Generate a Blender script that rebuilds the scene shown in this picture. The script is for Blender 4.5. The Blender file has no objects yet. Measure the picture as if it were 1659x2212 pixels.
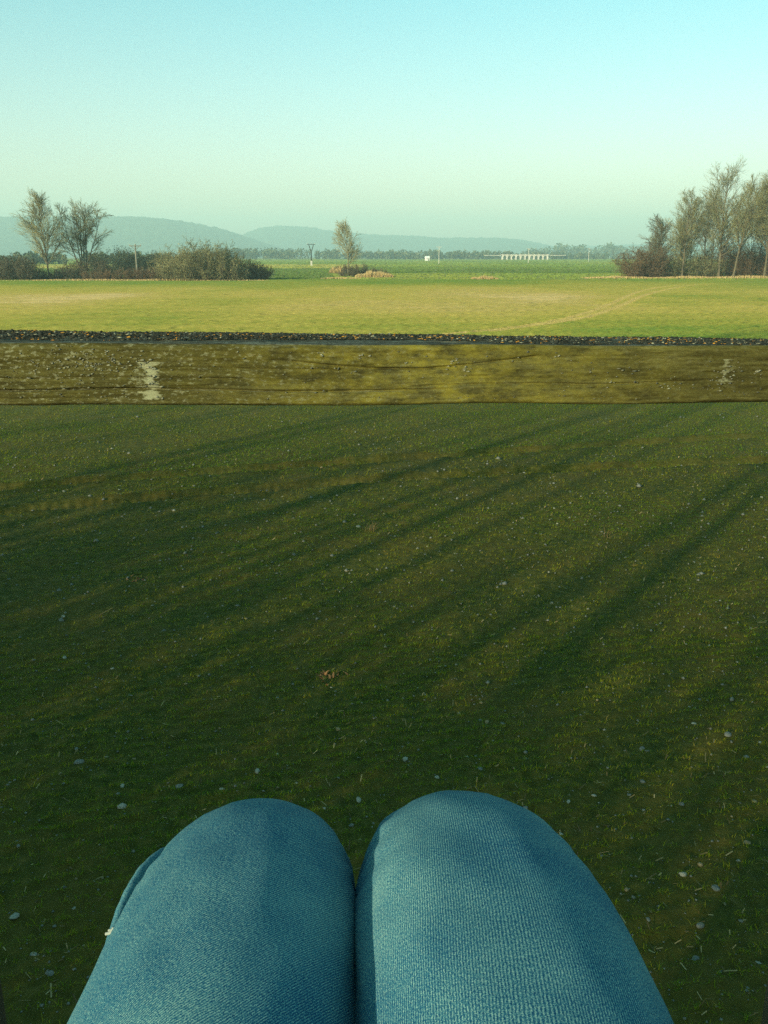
import bpy, bmesh, math, random
import numpy as np
from mathutils import Vector, Matrix

SC = bpy.context.scene
COL = SC.collection
R = math.radians

# ------------------------------------------------------------------ camera, sky, sun, exposure
CAM_Z = 3.8
PITCH = 16.1
F_PX = 887.0                      # focal length in pixels of the 768 x 1024 picture
cam = bpy.data.cameras.new('camera')
cam.sensor_fit = 'VERTICAL'
cam.sensor_height = 24.0
cam.sensor_width = 18.0
cam.lens = F_PX / 1024.0 * 24.0
cam.clip_start = 0.02
cam.clip_end = 20000
cam_o = bpy.data.objects.new('camera', cam)
COL.objects.link(cam_o)
cam_o.location = (0, 0, CAM_Z)
cam_o.rotation_euler = (R(90 - PITCH), 0, 0)
SC.camera = cam_o

SUN_EL = 15.0
SHADOW_AZ = 38.0                  # shadows run this far to the right of the view axis
sdir = Vector((math.sin(R(SHADOW_AZ)) * math.cos(R(SUN_EL)),
               math.cos(R(SHADOW_AZ)) * math.cos(R(SUN_EL)), -math.sin(R(SUN_EL))))
sun = bpy.data.lights.new('sun', 'SUN')
sun.energy = 5.0
sun.angle = R(0.55)
sun.color = (1.0, 0.87, 0.58)
sun_o = bpy.data.objects.new('sun', sun)
COL.objects.link(sun_o)
sun_o.rotation_euler = sdir.to_track_quat('-Z', 'Y').to_euler()
sun_o.location = (-20, -25, 20)

world = bpy.data.worlds.new('World')
SC.world = world
world.use_nodes = True
wt = world.node_tree
wt.nodes.clear()
sky = wt.nodes.new('ShaderNodeTexSky')
sky.sky_type = 'NISHITA'
sky.sun_disc = False
sky.sun_elevation = R(SUN_EL)
sky.sun_rotation = R(180 + SHADOW_AZ)
sky.altitude = 200
sky.air_density = 1.0
sky.dust_density = 1.5
sky.ozone_density = 1.0
wgeo = wt.nodes.new('ShaderNodeTexCoord')
wsep = wt.nodes.new('ShaderNodeSeparateXYZ')
wramp = wt.nodes.new('ShaderNodeValToRGB')
wramp.color_ramp.elements[0].position = 0.0
wramp.color_ramp.elements[0].color = (1.65, 1.16, 1.06, 1)
wramp.color_ramp.elements[1].position = 0.30
wramp.color_ramp.elements[1].color = (0.58, 1.33, 1.12, 1)
wmul = wt.nodes.new('ShaderNodeMix')
wmul.data_type = 'RGBA'
wmul.blend_type = 'MULTIPLY'
wmul.inputs['Factor'].default_value = 1.0
wbg = wt.nodes.new('ShaderNodeBackground')
wbg.inputs['Strength'].default_value = 0.10
wout = wt.nodes.new('ShaderNodeOutputWorld')
wt.links.new(wgeo.outputs['Generated'], wsep.inputs[0])
wt.links.new(wsep.outputs['Z'], wramp.inputs['Fac'])
wt.links.new(sky.outputs['Color'], wmul.inputs[6])
wt.links.new(wramp.outputs['Color'], wmul.inputs[7])
wt.links.new(wmul.outputs[2], wbg.inputs['Color'])
wt.links.new(wbg.outputs[0], wout.inputs['Surface'])

SC.view_settings.view_transform = 'Standard'
SC.view_settings.look = 'None'
SC.view_settings.gamma = 1.0
SC.view_settings.exposure = 0.94
SC.cycles.max_bounces = 5
SC.cycles.diffuse_bounces = 2
SC.cycles.glossy_bounces = 2
SC.cycles.volume_bounces = 0
SC.cycles.use_denoising = False
SC.cycles.transparent_max_bounces = 8

# ------------------------------------------------------------------ helpers
_cp, _sp = math.cos(R(PITCH)), math.sin(R(PITCH))
K = 768.0 / 1659.0                # my measurements are in a 1659 x 2212 view of the photograph


def ray(px, py):
    """direction through a measured point, scaled to unit forward (Y) length"""
    a = (px * K - 384.0) / F_PX
    b = -(py * K - 512.0) / F_PX
    d = Vector((a, _cp + b * _sp, -_sp + b * _cp))
    return d / d.y


def ground_at(px, py):
    d = ray(px, py)
    t = CAM_Z / -d.z
    return d.x * t, t


def at_depth(px, py, Y):
    d = ray(px, py)
    return Vector((d.x * Y, Y, CAM_Z + d.z * Y))


def width_at(npx, Y):
    return npx * K / F_PX * Y / _cp


def tag(o, label=None, cat=None, group=None, kind=None):
    if label: o['label'] = label
    if cat: o['category'] = cat
    if group: o['group'] = group
    if kind: o['kind'] = kind
    return o


def empty(name, loc, label, cat, group=None, rz=0.0):
    o = bpy.data.objects.new(name, None)
    o.empty_display_size = 0.1
    COL.objects.link(o)
    o.location = loc
    o.rotation_euler = (0, 0, rz)
    return tag(o, label, cat, group)


def link(name, me, mat=None, parent=None, loc=None):
    o = bpy.data.objects.new(name, me)
    COL.objects.link(o)
    if mat and not me.materials:
        me.materials.append(mat)
    if parent: o.parent = parent
    if loc is not None: o.location = loc
    return o


def np_mesh(name, V, T, attr=None, smooth=False, uv=None):
    """mesh from numpy vertices and equal-sided faces"""
    V = np.asarray(V, dtype=np.float32)
    T = np.asarray(T, dtype=np.int32)
    me = bpy.data.meshes.new(name)
    n = T.shape[1]
    me.vertices.add(len(V))
    me.vertices.foreach_set('co', V.ravel())
    me.loops.add(T.size)
    me.loops.foreach_set('vertex_index', T.ravel())
    me.polygons.add(len(T))
    me.polygons.foreach_set('loop_start', np.arange(0, T.size, n, dtype=np.int32))
    me.polygons.foreach_set('loop_total', np.full(len(T), n, dtype=np.int32))
    if smooth:
        me.polygons.foreach_set('use_smooth', np.ones(len(T), dtype=bool))
    if attr:
        for k, v in attr.items():
            a = me.attributes.new(k, 'FLOAT', 'POINT')
            a.data.foreach_set('value', np.asarray(v, dtype=np.float32))
    if uv is not None:
        l = me.uv_layers.new(name='UVMap')
        l.data.foreach_set('uv', np.asarray(uv, dtype=np.float32)[T.ravel()].ravel())
    me.update(calc_edges=True)
    me.validate()
    return me


def hash2(ix, iy, seed):
    h = (ix.astype(np.int64) * 374761393 + iy.astype(np.int64) * 668265263 + seed * 974634777) & 0xFFFFFFFF
    h = ((h ^ (h >> 13)) * 1274126177) & 0xFFFFFFFF
    h = h ^ (h >> 16)
    return (h & 0xFFFF) / 65535.0


def vnoise(x, y, seed=0):
    ix, iy = np.floor(x), np.floor(y)
    fx, fy = x - ix, y - iy
    fx = fx * fx * (3 - 2 * fx)
    fy = fy * fy * (3 - 2 * fy)
    ix = ix.astype(np.int64); iy = iy.astype(np.int64)
    a = hash2(ix, iy, seed); b = hash2(ix + 1, iy, seed)
    c = hash2(ix, iy + 1, seed); d = hash2(ix + 1, iy + 1, seed)
    return (a * (1 - fx) + b * fx) * (1 - fy) + (c * (1 - fx) + d * fx) * fy


def fbm(x, y, seed=0, octaves=4):
    s = 0; amp = 0.5; t = 0
    for k in range(octaves):
        s = s + amp * vnoise(x * 2 ** k, y * 2 ** k, seed + k * 17)
        t += amp; amp *= 0.5
    return s / t


def bm_box(bm, c, s, rot=None, bev=0.0):
    m = Matrix.Translation(c)
    if rot is not None: m = m @ rot
    r = bmesh.ops.create_cube(bm, size=1.0, matrix=m @ Matrix.Diagonal((*s, 1)))
    if bev:
        es = list({e for v in r['verts'] for e in v.link_edges})
        bmesh.ops.bevel(bm, geom=es, offset=bev, segments=1, affect='EDGES')


def bm_tube(bm, p0, p1, r0, r1, n=8):
    p0, p1 = Vector(p0), Vector(p1)
    d = p1 - p0
    q = d.to_track_quat('Z', 'Y').to_matrix().to_4x4()
    bmesh.ops.create_cone(bm, cap_ends=True, segments=n, radius1=r0, radius2=r1, depth=d.length,
                          matrix=Matrix.Translation((p0 + p1) / 2) @ q)


def bm_obj(name, bm, mat, parent=None, loc=None, smooth=False):
    me = bpy.data.meshes.new(name)
    bm.normal_update()
    bm.to_mesh(me); bm.free()
    if smooth:
        for p in me.polygons: p.use_smooth = True
    return link(name, me, mat, parent, loc)


# ------------------------------------------------------------------ materials
def new_mat(name):
    m = bpy.data.materials.new(name)
    m.use_nodes = True
    nt = m.node_tree
    nt.nodes.clear()
    return m, nt


def N(nt, kind, **kw):
    n = nt.nodes.new(kind)
    for k, v in kw.items():
        if hasattr(n, k): setattr(n, k, v)
        else: n.inputs[k].default_value = v
    return n


def ramp(nt, src, stops):
    r = nt.nodes.new('ShaderNodeValToRGB')
    el = r.color_ramp.elements
    while len(el) > 1: el.remove(el[-1])
    el[0].position = stops[0][0]; el[0].color = (*stops[0][1], 1)
    for p, c in stops[1:]:
        e = el.new(p); e.color = (*c, 1)
    nt.links.new(src, r.inputs['Fac'])
    return r.outputs['Color']


def noise(nt, vec, scale, detail=4, rough=0.55):
    n = N(nt, 'ShaderNodeTexNoise')
    n.inputs['Scale'].default_value = scale
    n.inputs['Detail'].default_value = detail
    n.inputs['Roughness'].default_value = rough
    if vec is not None: nt.links.new(vec, n.inputs['Vector'])
    return n.outputs['Fac']


def mixc(nt, fac, a, b, mode='MIX'):
    m = nt.nodes.new('ShaderNodeMix')
    m.data_type = 'RGBA'; m.blend_type = mode
    for i, v in ((0, fac), (6, a), (7, b)):
        if isinstance(v, (int, float)): m.inputs[i].default_value = v
        elif isinstance(v, tuple): m.inputs[i].default_value = (*v, 1)
        else: nt.links.new(v, m.inputs[i])
    return m.outputs[2]


def math_n(nt, op, a, b=None, clamp=False):
    m = nt.nodes.new('ShaderNodeMath')
    m.operation = op; m.use_clamp = clamp
    for i, v in ((0, a), (1, b)):
        if v is None: continue
        if isinstance(v, (int, float)): m.inputs[i].default_value = v
        else: nt.links.new(v, m.inputs[i])
    return m.outputs[0]


def mapping(nt, vec, scale=(1, 1, 1), rot=(0, 0, 0)):
    m = nt.nodes.new('ShaderNodeMapping')
    m.inputs['Scale'].default_value = scale
    m.inputs['Rotation'].default_value = rot
    nt.links.new(vec, m.inputs['Vector'])
    return m.outputs['Vector']


def finish(nt, color, rough=0.85, bump=None, bump_d=0.01, bump_s=0.6, spec=0.25, transl=0.0):
    bs = N(nt, 'ShaderNodeBsdfPrincipled')
    if isinstance(color, tuple): bs.inputs['Base Color'].default_value = (*color, 1)
    else: nt.links.new(color, bs.inputs['Base Color'])
    bs.inputs['Roughness'].default_value = rough
    bs.inputs['Specular IOR Level'].default_value = spec
    out = N(nt, 'ShaderNodeOutputMaterial')
    if bump is not None:
        b = N(nt, 'ShaderNodeBump')
        b.inputs['Strength'].default_value = bump_s
        b.inputs['Distance'].default_value = bump_d
        nt.links.new(bump, b.inputs['Height'])
        nt.links.new(b.outputs['Normal'], bs.inputs['Normal'])
    if transl:
        t = N(nt, 'ShaderNodeBsdfTranslucent')
        if isinstance(color, tuple): t.inputs['Color'].default_value = (*color, 1)
        else: nt.links.new(color, t.inputs['Color'])
        mx = N(nt, 'ShaderNodeMixShader')
        mx.inputs[0].default_value = transl
        nt.links.new(bs.outputs[0], mx.inputs[1]); nt.links.new(t.outputs[0], mx.inputs[2])
        nt.links.new(mx.outputs[0], out.inputs['Surface'])
    else:
        nt.links.new(bs.outputs[0], out.inputs['Surface'])
    return bs


def attr(nt, name):
    a = nt.nodes.new('ShaderNodeAttribute')
    a.attribute_name = name
    return a.outputs['Fac']


def obj_coords(nt):
    return nt.nodes.new('ShaderNodeTexCoord').outputs['Object']


def mat_simple(name, c0, c1, scale=3.0, rough=0.85, bump=0.02, stretch=(1, 1, 1), spec=0.25):
    m, nt = new_mat(name)
    v = mapping(nt, obj_coords(nt), stretch)
    n = noise(nt, v, scale, 6, 0.65)
    finish(nt, ramp(nt, n, [(0.32, c0), (0.68, c1)]), rough, n, bump, 0.7, spec)
    return m


def mat_tinted(name, stops, rough=0.8, transl=0.0, spec=0.15):
    """colour taken from each piece's own 'tint' value"""
    m, nt = new_mat(name)
    finish(nt, ramp(nt, attr(nt, 'tint'), stops), rough, spec=spec, transl=transl)
    return m


def mat_ground():
    m, nt = new_mat('field_soil')
    g = nt.nodes.new('ShaderNodeNewGeometry').outputs['Position']
    n1 = noise(nt, g, 0.35, 5, 0.6)
    n2 = noise(nt, g, 9.0, 7, 0.7)
    n3 = noise(nt, g, 45.0, 5, 0.7)
    soil = ramp(nt, n2, [(0.3, (0.020, 0.028, 0.004)), (0.5, (0.052, 0.058, 0.008)), (0.72, (0.110, 0.092, 0.020))])
    patch = ramp(nt, noise(nt, g, 0.8, 4, 0.6), [(0.42, (0, 0, 0)), (0.62, (1, 1, 1))])
    soil = mixc(nt, math_n(nt, 'MULTIPLY', patch, 0.55), soil, (0.090, 0.066, 0.012))
    green = ramp(nt, n1, [(0.3, (0.20, 0.21, 0.045)), (0.7, (0.30, 0.26, 0.07))])
    a = attr(nt, 'green')
    col = mixc(nt, a, soil, green)
    col = mixc(nt, attr(nt, 'track'), col, (0.17, 0.12, 0.04))
    h = math_n(nt, 'ADD', n2, math_n(nt, 'MULTIPLY', n3, 0.5))
    h = math_n(nt, 'MULTIPLY', h, math_n(nt, 'SUBTRACT', 1.0, math_n(nt, 'MULTIPLY', a, 1.15), True))
    finish(nt, col, 0.95, h, 0.025, 0.9, 0.1)
    return m


M = {}
M['ground'] = mat_ground()
M['wheat'] = mat_tinted('young_wheat', [(0.0, (0.032, 0.110, 0.007)), (0.35, (0.130, 0.185, 0.009)), (0.6, (0.26, 0.215, 0.015)),
                                        (0.82, (0.24, 0.18, 0.03)), (1.0, (0.34, 0.24, 0.07))], 0.9, 0.25, 0.03)
M['far_wheat'] = mat_tinted('field_crop', [(0.0, (0.105, 0.175, 0.028)), (0.3, (0.225, 0.225, 0.042)), (0.55, (0.31, 0.265, 0.062)),
                                           (0.8, (0.34, 0.27, 0.085)), (1.0, (0.43, 0.33, 0.15))], 0.8, 0.15)
M['meadow'] = mat_tinted('meadow_blades', [(0.0, (0.055, 0.095, 0.022)), (0.3, (0.125, 0.185, 0.032)), (0.6, (0.22, 0.225, 0.045)), (1.0, (0.42, 0.32, 0.14))], 0.8, 0.15)
M['bark'] = mat_simple('bark', (0.045, 0.038, 0.026), (0.16, 0.135, 0.085), 6, 0.95, 0.03, (1, 1, 0.2))
M['pale_bark'] = mat_simple('pale_bark', (0.10, 0.09, 0.05), (0.25, 0.22, 0.12), 6, 0.95, 0.03, (1, 1, 0.2))
M['twig'] = mat_tinted('twig', [(0.0, (0.034, 0.031, 0.022)), (0.5, (0.085, 0.077, 0.050)), (1.0, (0.17, 0.152, 0.09))], 0.9)
M['olive_twig'] = mat_tinted('olive_twig', [(0.0, (0.062, 0.060, 0.030)), (0.5, (0.155, 0.150, 0.070)), (1.0, (0.28, 0.265, 0.13))], 0.9)
M['pale_twig'] = mat_tinted('pale_twig', [(0.0, (0.09, 0.085, 0.04)), (0.5, (0.21, 0.19, 0.09)), (1.0, (0.36, 0.33, 0.17))], 0.9)
M['red_twig'] = mat_tinted('red_twig', [(0.0, (0.045, 0.028, 0.018)), (0.5, (0.115, 0.075, 0.040)), (1.0, (0.20, 0.135, 0.072))], 0.9)
M['reed'] = mat_tinted('dry_reed', [(0.0, (0.32, 0.22, 0.09)), (1.0, (0.62, 0.46, 0.22))], 0.9, 0.2)
M['evergreen'] = mat_tinted('evergreen_leaf', [(0.0, (0.016, 0.026, 0.016)), (0.6, (0.035, 0.05, 0.028)), (1.0, (0.07, 0.08, 0.04))], 0.7)
M['forest'] = mat_tinted('forest_leaf', [(0.0, (0.030, 0.050, 0.024)), (0.6, (0.075, 0.095, 0.04)), (1.0, (0.14, 0.14, 0.06))], 0.9)
M['hill'] = mat_simple('wooded_hill', (0.030, 0.050, 0.032), (0.075, 0.10, 0.055), 0.02, 1.0, 2.0)
M['concrete'] = mat_simple('pale_concrete', (0.34, 0.33, 0.28), (0.55, 0.53, 0.45), 2.0, 0.9, 0.01)
M['grey_concrete'] = mat_simple('weathered_concrete', (0.13, 0.125, 0.10), (0.25, 0.24, 0.19), 2.0, 0.9, 0.01)
M['bridge'] = mat_simple('bridge_stone', (0.38, 0.36, 0.31), (0.54, 0.51, 0.45), 0.3, 0.9, 0.02)
M['dark_wood'] = mat_simple('tarred_wood', (0.012, 0.014, 0.012), (0.04, 0.04, 0.03), 4.0, 0.8, 0.01, (1, 1, 0.15))
M['porcelain'] = mat_simple('porcelain', (0.3, 0.28, 0.25), (0.4, 0.38, 0.33), 5.0, 0.3, 0.0)
M['white_paint'] = mat_simple('white_render', (0.70, 0.70, 0.66), (0.82, 0.82, 0.78), 1.0, 0.8, 0.01)
M['slate'] = mat_simple('grey_roof', (0.10, 0.09, 0.085), (0.17, 0.15, 0.13), 2.0, 0.8, 0.02)
M['dark_glass'] = mat_simple('dark_glass', (0.02, 0.025, 0.03), (0.03, 0.035, 0.04), 1.0, 0.1, 0.0)

# ------------------------------------------------------------------ the ground: one sheet out to the horizon
_low = np.polyfit([-5.9, 0.6, 7.2], [13.2, 15.4, 16.7], 2)
_upp = np.polyfit([-6.1, 0.2, 8.3], [14.8, 16.9, 19.2], 2)


def track_dist(x, y):
    """distance from the two near wheel tracks (only within a few metres of the picture's field)"""
    xc = np.clip(x, -11, 13)
    a = np.abs(y - np.polyval(_low, xc) - (x - xc) * 0.2)
    b = np.abs(y - np.polyval(_upp, xc) - (x - xc) * 0.25)
    return np.minimum(a, b)


_far_tracks = []
for pts in ([(960, 722), (1109, 708), (1242, 684), (1321, 656), (1384, 630), (1454, 618), (1560, 612)],
            [(1060, 716), (1175, 701), (1265, 686), (1341, 661), (1401, 636), (1487, 618), (1600, 612)]):
    P = np.array([ground_at(*p) for p in pts])
    t = np.linspace(0, len(P) - 1, 160)
    i = np.clip(t.astype(int), 0, len(P) - 2); f = (t - i)[:, None]
    Pm = np.vstack([2 * P[0] - P[1], P, 2 * P[-1] - P[-2]])
    p0, p1, p2, p3 = Pm[i], Pm[i + 1], Pm[i + 2], Pm[i + 3]
    _far_tracks.append(0.5 * ((2 * p1) + (-p0 + p2) * f + (2 * p0 - 5 * p1 + 4 * p2 - p3) * f ** 2 + (-p0 + 3 * p1 - 3 * p2 + p3) * f ** 3))


def far_track_dist(x, y):
    d = np.full(x.shape, 1e3)
    m = (y > 35) & (y < 160) & (x > -10) & (x < 75)
    if m.any():
        q = np.stack([x[m], y[m]], 1)
        best = np.full(len(q), 1e3)
        for T in _far_tracks:
            for a, b in zip(T[:-1], T[1:]):
                ab = b - a
                s = np.clip(((q - a) @ ab) / (ab @ ab + 1e-9), 0, 1)
                best = np.minimum(best, np.linalg.norm(q - a - s[:, None] * ab, axis=1))
        d[m] = best
    return d


ROW_A = R(14.0)


def ground_z(x, y):
    r = np.hypot(x, y)
    near = np.clip((60 - r) / 20, 0, 1)
    z = (fbm(x * 1.1, y * 1.1, 3, 4) - 0.5) * 0.045 * near
    z += (fbm(x * 9, y * 9, 5, 2) - 0.5) * 0.035 * near
    v = -x * math.sin(ROW_A) + y * math.cos(ROW_A)
    z += np.cos(v * 2 * math.pi / 0.135) * 0.007 * np.clip((22 - r) / 8, 0, 1)
    td = track_dist(x, y)
    tread = 0.5 + 0.5 * np.sin((x * math.cos(ROW_A) + y * math.sin(ROW_A)) * 2 * math.pi / 0.17)
    z -= np.exp(-(td / 0.20) ** 2) * (0.055 + 0.045 * tread) * near
    z += np.exp(-((td - 0.30) / 0.10) ** 2) * 0.035 * near * fbm(x * 6, y * 6, 8, 2) * 2
    return z


def build_ground():
    r = [0.3, 0.9, 1.6, 2.3]
    while r[-1] < 26: r.append(r[-1] * 1.0085)
    while r[-1] < 150: r.append(r[-1] * 1.012)
    while r[-1] < 6000: r.append(r[-1] * 1.05)
    r[-1] = 6000
    r = np.array(r)
    dense = np.linspace(-34, 34, 330)
    coarse = np.linspace(34, 326, 62)[1:-1]
    ang = np.radians(np.concatenate([dense, coarse]))
    na, nr = len(ang), len(r)
    A, Rr = np.meshgrid(ang, r)
    x = (np.sin(A) * Rr).ravel(); y = (np.cos(A) * Rr).ravel()
    z = ground_z(x, y)
    V = np.stack([x, y, z], 1)
    i = np.arange(nr - 1)[:, None] * na
    j = np.arange(na)[None, :]
    j2 = (j + 1) % na
    T = np.stack([(i + j).ravel(), (i + na + j).ravel(), (i + na + j2).ravel(), (i + j2).ravel()], 1)[:, ::-1]
    td = track_dist(x, y)
    ftd = far_track_dist(x, y)
    track = np.exp(-(td / 0.20) ** 2) * 0.22 * np.clip(3 * (fbm(x * 1.3, y * 1.3, 15, 3) - 0.3), 0, 1) + np.exp(-(ftd / 0.3) ** 2) * 0.6
    green = np.clip((np.hypot(x, y) - 16) / 40, 0.0, 1) * 0.85
    me = np_mesh('ground', V, T, {'track': track, 'green': green}, smooth=True)
    # a small cap closes the middle
    o = link('ground', me, M['ground'])
    bm = bmesh.new(); bm.from_mesh(me)
    bm.verts.ensure_lookup_table()
    bm.faces.new([bm.verts[k] for k in range(na)][::-1])
    bm.normal_update()
    bm.to_mesh(me); bm.free()
    tag(o, kind='structure')
    return o


build_ground()


# ------------------------------------------------------------------ hills on the horizon
def hill(name, dist, prof, depth, seed, rough):
    xs = np.linspace(prof[0][0], prof[-1][0], 420)
    ys = np.interp(xs, [p[0] for p in prof], [p[1] for p in prof])
    k = np.ones(15) / 15
    ys = np.convolve(np.pad(ys, 7, mode='edge'), k, mode='valid')
    tops = np.array([at_depth(a, b, dist) for a, b in zip(xs, ys)])
    H = np.maximum(tops[:, 2], 0.0)
    rows = np.concatenate([np.linspace(-1, 0.12, 62), np.linspace(0.2, 1, 8)])
    V = []
    for s in rows:
        yy = dist + s * depth
        xx = tops[:, 0] * yy / dist
        sh = np.cos(s * math.pi / 2) ** 1.2
        z = H * sh
        z = z + (fbm(xx / 14, np.full_like(xx, yy / 14), seed, 2) - 0.4) * rough * np.minimum(1, H / 30) \
              + (fbm(xx / 260, np.full_like(xx, yy / 260), seed + 3, 3) - 0.5) * 26 * np.sin((1 - abs(s)) * math.pi) * np.minimum(1, H / 60)
        z[0] = z[-1] = -1.0
        if abs(s) > 0.999: z = np.full_like(z, -1.0)
        V.append(np.stack([xx, np.full_like(xx, yy), z], 1))
    V = np.concatenate(V)
    na = len(xs)
    i = np.arange(len(rows) - 1)[:, None] * na; j = np.arange(na - 1)[None, :]
    T = np.stack([(i + j).ravel(), (i + j + 1).ravel(), (i + na + j + 1).ravel(), (i + na + j).ravel()], 1)
    o = link(name, np_mesh(name, V, T, smooth=False), M['hill'])
    tag(o, kind='structure')


hill('hill', 3400, [(-700, 500), (-300, 472), (0, 470), (300, 471), (380, 478), (450, 489), (500, 503), (530, 514), (600, 537), (690, 556)], 700, 1, 13)
hill('hill', 4300, [(380, 556), (480, 530), (535, 504), (560, 495), (610, 490), (660, 492), (730, 503), (800, 508), (900, 512), (950, 517),
                    (1020, 515), (1080, 516), (1130, 520), (1180, 531), (1290, 556)], 700, 2, 15)
hill('hill', 5100, [(980, 556), (1150, 533), (1300, 532), (1420, 528), (1659, 524), (1900, 520), (2300, 530)], 600, 3, 15)


# ------------------------------------------------------------------ crops: everything that grows in rows
def blades_mesh(rng, x, y, z, h, w, lean, tint, seg=2):
    """arched leaf blades: each is a strip of `seg` quads ending in a point (as triangles)"""
    n = len(x)
    az = rng.uniform(0, 2 * math.pi, n)
    face = az + math.pi / 2 + rng.normal(0, 0.4, n)
    V = np.zeros((n, 2 * seg + 1, 3), dtype=np.float32)
    for k in range(seg + 1):
        t = k / seg
        out = lean * h * t ** 1.8
        up = h * (t - 0.35 * lean * t ** 2.5)
        cx = x + np.cos(az) * out; cy = y + np.sin(az) * out; cz = z - 0.004 + up
        if k < seg:
            ww = w * (1 - 0.35 * t) / 2
            V[:, 2 * k] = np.stack([cx - np.cos(face) * ww, cy - np.sin(face) * ww, cz], 1)
            V[:, 2 * k + 1] = np.stack([cx + np.cos(face) * ww, cy + np.sin(face) * ww, cz], 1)
        else:
            V[:, 2 * k] = np.stack([cx, cy, cz], 1)
    tri = []
    for k in range(seg - 1):
        tri += [(2 * k, 2 * k + 1, 2 * k + 3), (2 * k, 2 * k + 3, 2 * k + 2)]
    tri.append((2 * seg - 2, 2 * seg - 1, 2 * seg))
    T = (np.arange(n)[:, None, None] * (2 * seg + 1) + np.array(tri)[None]).reshape(-1, 3)
    return V.reshape(-1, 3), T, np.repeat(tint, 2 * seg + 1)


def build_wheat():
    rng = np.random.default_rng(11)
    Vs, Ts, As = [], [], []
    off = 0
    ca, sa = math.cos(ROW_A), math.sin(ROW_A)
    for (y0, y1, step, nb, hh, ww, seg) in ((2.6, 8.5, 0.0125, 5, 0.027, 0.0036, 2), (8.5, 15.5, 0.020, 4, 0.033, 0.0060, 1),
                                            (15.5, 27, 0.042, 4, 0.040, 0.0100, 1)):
        # rows are lines v = const; lay points along them
        xm = 0.5 * y1 + 2.2
        vmin = -xm * sa + y0 * ca; vmax = xm * sa + y1 * ca
        umin = -xm * ca + y0 * sa; umax = xm * ca + y1 * sa
        vv = np.arange(vmin, vmax, 0.135); uu = np.arange(umin, umax, step)
        U, Vv = np.meshgrid(uu, vv)
        U = U.ravel() + rng.normal(0, step * 0.5, U.size); Vv = Vv.ravel() + rng.normal(0, 0.021, Vv.size)
        x = U * ca - Vv * sa; y = U * sa + Vv * ca
        keep = (y > y0) & (y <= y1) & (np.abs(x) < 0.47 * y + 1.7)
        x, y = x[keep], y[keep]
        patch = fbm(x * 0.55, y * 0.55, 21, 4)
        fine = vnoise(x * 5, y * 5, 77)
        td = track_dist(x, y)
        p = np.clip(0.52 + 1.6 * (patch - 0.40) + 0.5 * (fine - 0.5), 0.06, 1)
        p *= 1 - 0.80 * np.exp(-(td / 0.24) ** 4) * np.clip(3 * (fbm(x * 1.3, y * 1.3, 15, 3) - 0.25), 0.25, 1)
        p *= np.clip((y - 1.0) / 5.5, 0.45, 1)
        keep = rng.random(len(x)) < p
        x, y, patch = x[keep], y[keep], patch[keep]
        x = np.repeat(x, nb) + rng.normal(0, 0.012, len(x) * nb); y = np.repeat(y, nb) + rng.normal(0, 0.012, len(y) * nb)
        patch = np.repeat(patch, nb)
        n = len(x)
        h = hh * rng.lognormal(0, 0.33, n)
        tint = np.clip(0.40 + rng.normal(0, 0.11, n) - 0.5 * (patch - 0.5) + 0.45 * (rng.random(n) < 0.035), 0, 1)
        v, t, a = blades_mesh(rng, x, y, ground_z(x, y), h, ww * rng.uniform(0.7, 1.3, n), rng.uniform(0.5, 1.6, n), tint, seg)
        Vs.append(v); Ts.append(t + off); As.append(a); off += len(v)
    me = np_mesh('young_wheat', np.concatenate(Vs), np.concatenate(Ts), {'tint': np.concatenate(As)})
    o = link('young_wheat', me, M['wheat'])
    tag(o, 'short green young wheat growing in thin rows on the near field', kind='stuff')


def tuft_band(rng, y0, y1, n, wfac, hgt, tint_fn, xlim=0.52, keepfn=None):
    y = np.exp(rng.uniform(math.log(y0), math.log(y1), n))
    x = rng.uniform(-1, 1, n) * (xlim * y + 4)
    if keepfn is not None:
        k = keepfn(x, y); x, y = x[k], y[k]
    n = len(x)
    w = wfac * y * rng.uniform(0.6, 1.5, n)
    h = hgt(y) * rng.uniform(0.55, 1.3, n)
    az = rng.normal(0, 0.45, n)
    dx, dy = np.cos(az) * w, np.sin(az) * w
    sl = rng.normal(0, 0.35, n) * h
    V = np.zeros((n, 4, 3), dtype=np.float32)
    back = np.abs(rng.normal(0, 0.4, n)) * h
    z0 = ground_z(x, y) - 0.01
    r1 = rng.uniform(0.55, 1.0, n); r2 = rng.uniform(0.55, 1.0, n)
    for k, (f, zt, b) in enumerate(((-0.5, 0 * r1, 0), (0.5, 0 * r1, 0), (0.40, r1, 1), (-0.38, r2, 0.9))):
        V[:, k, 0] = x + f * dx + sl * zt; V[:, k, 1] = y + f * dy + back * b; V[:, k, 2] = z0 + h * zt
    T = (np.arange(n)[:, None, None] * 4 + np.array([(0, 1, 2), (0, 2, 3)])[None]).reshape(-1, 3)
    return V.reshape(-1, 3), T, np.repeat(np.clip(tint_fn(x, y) + rng.normal(0, 0.03, n), 0, 1), 4)


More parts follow.
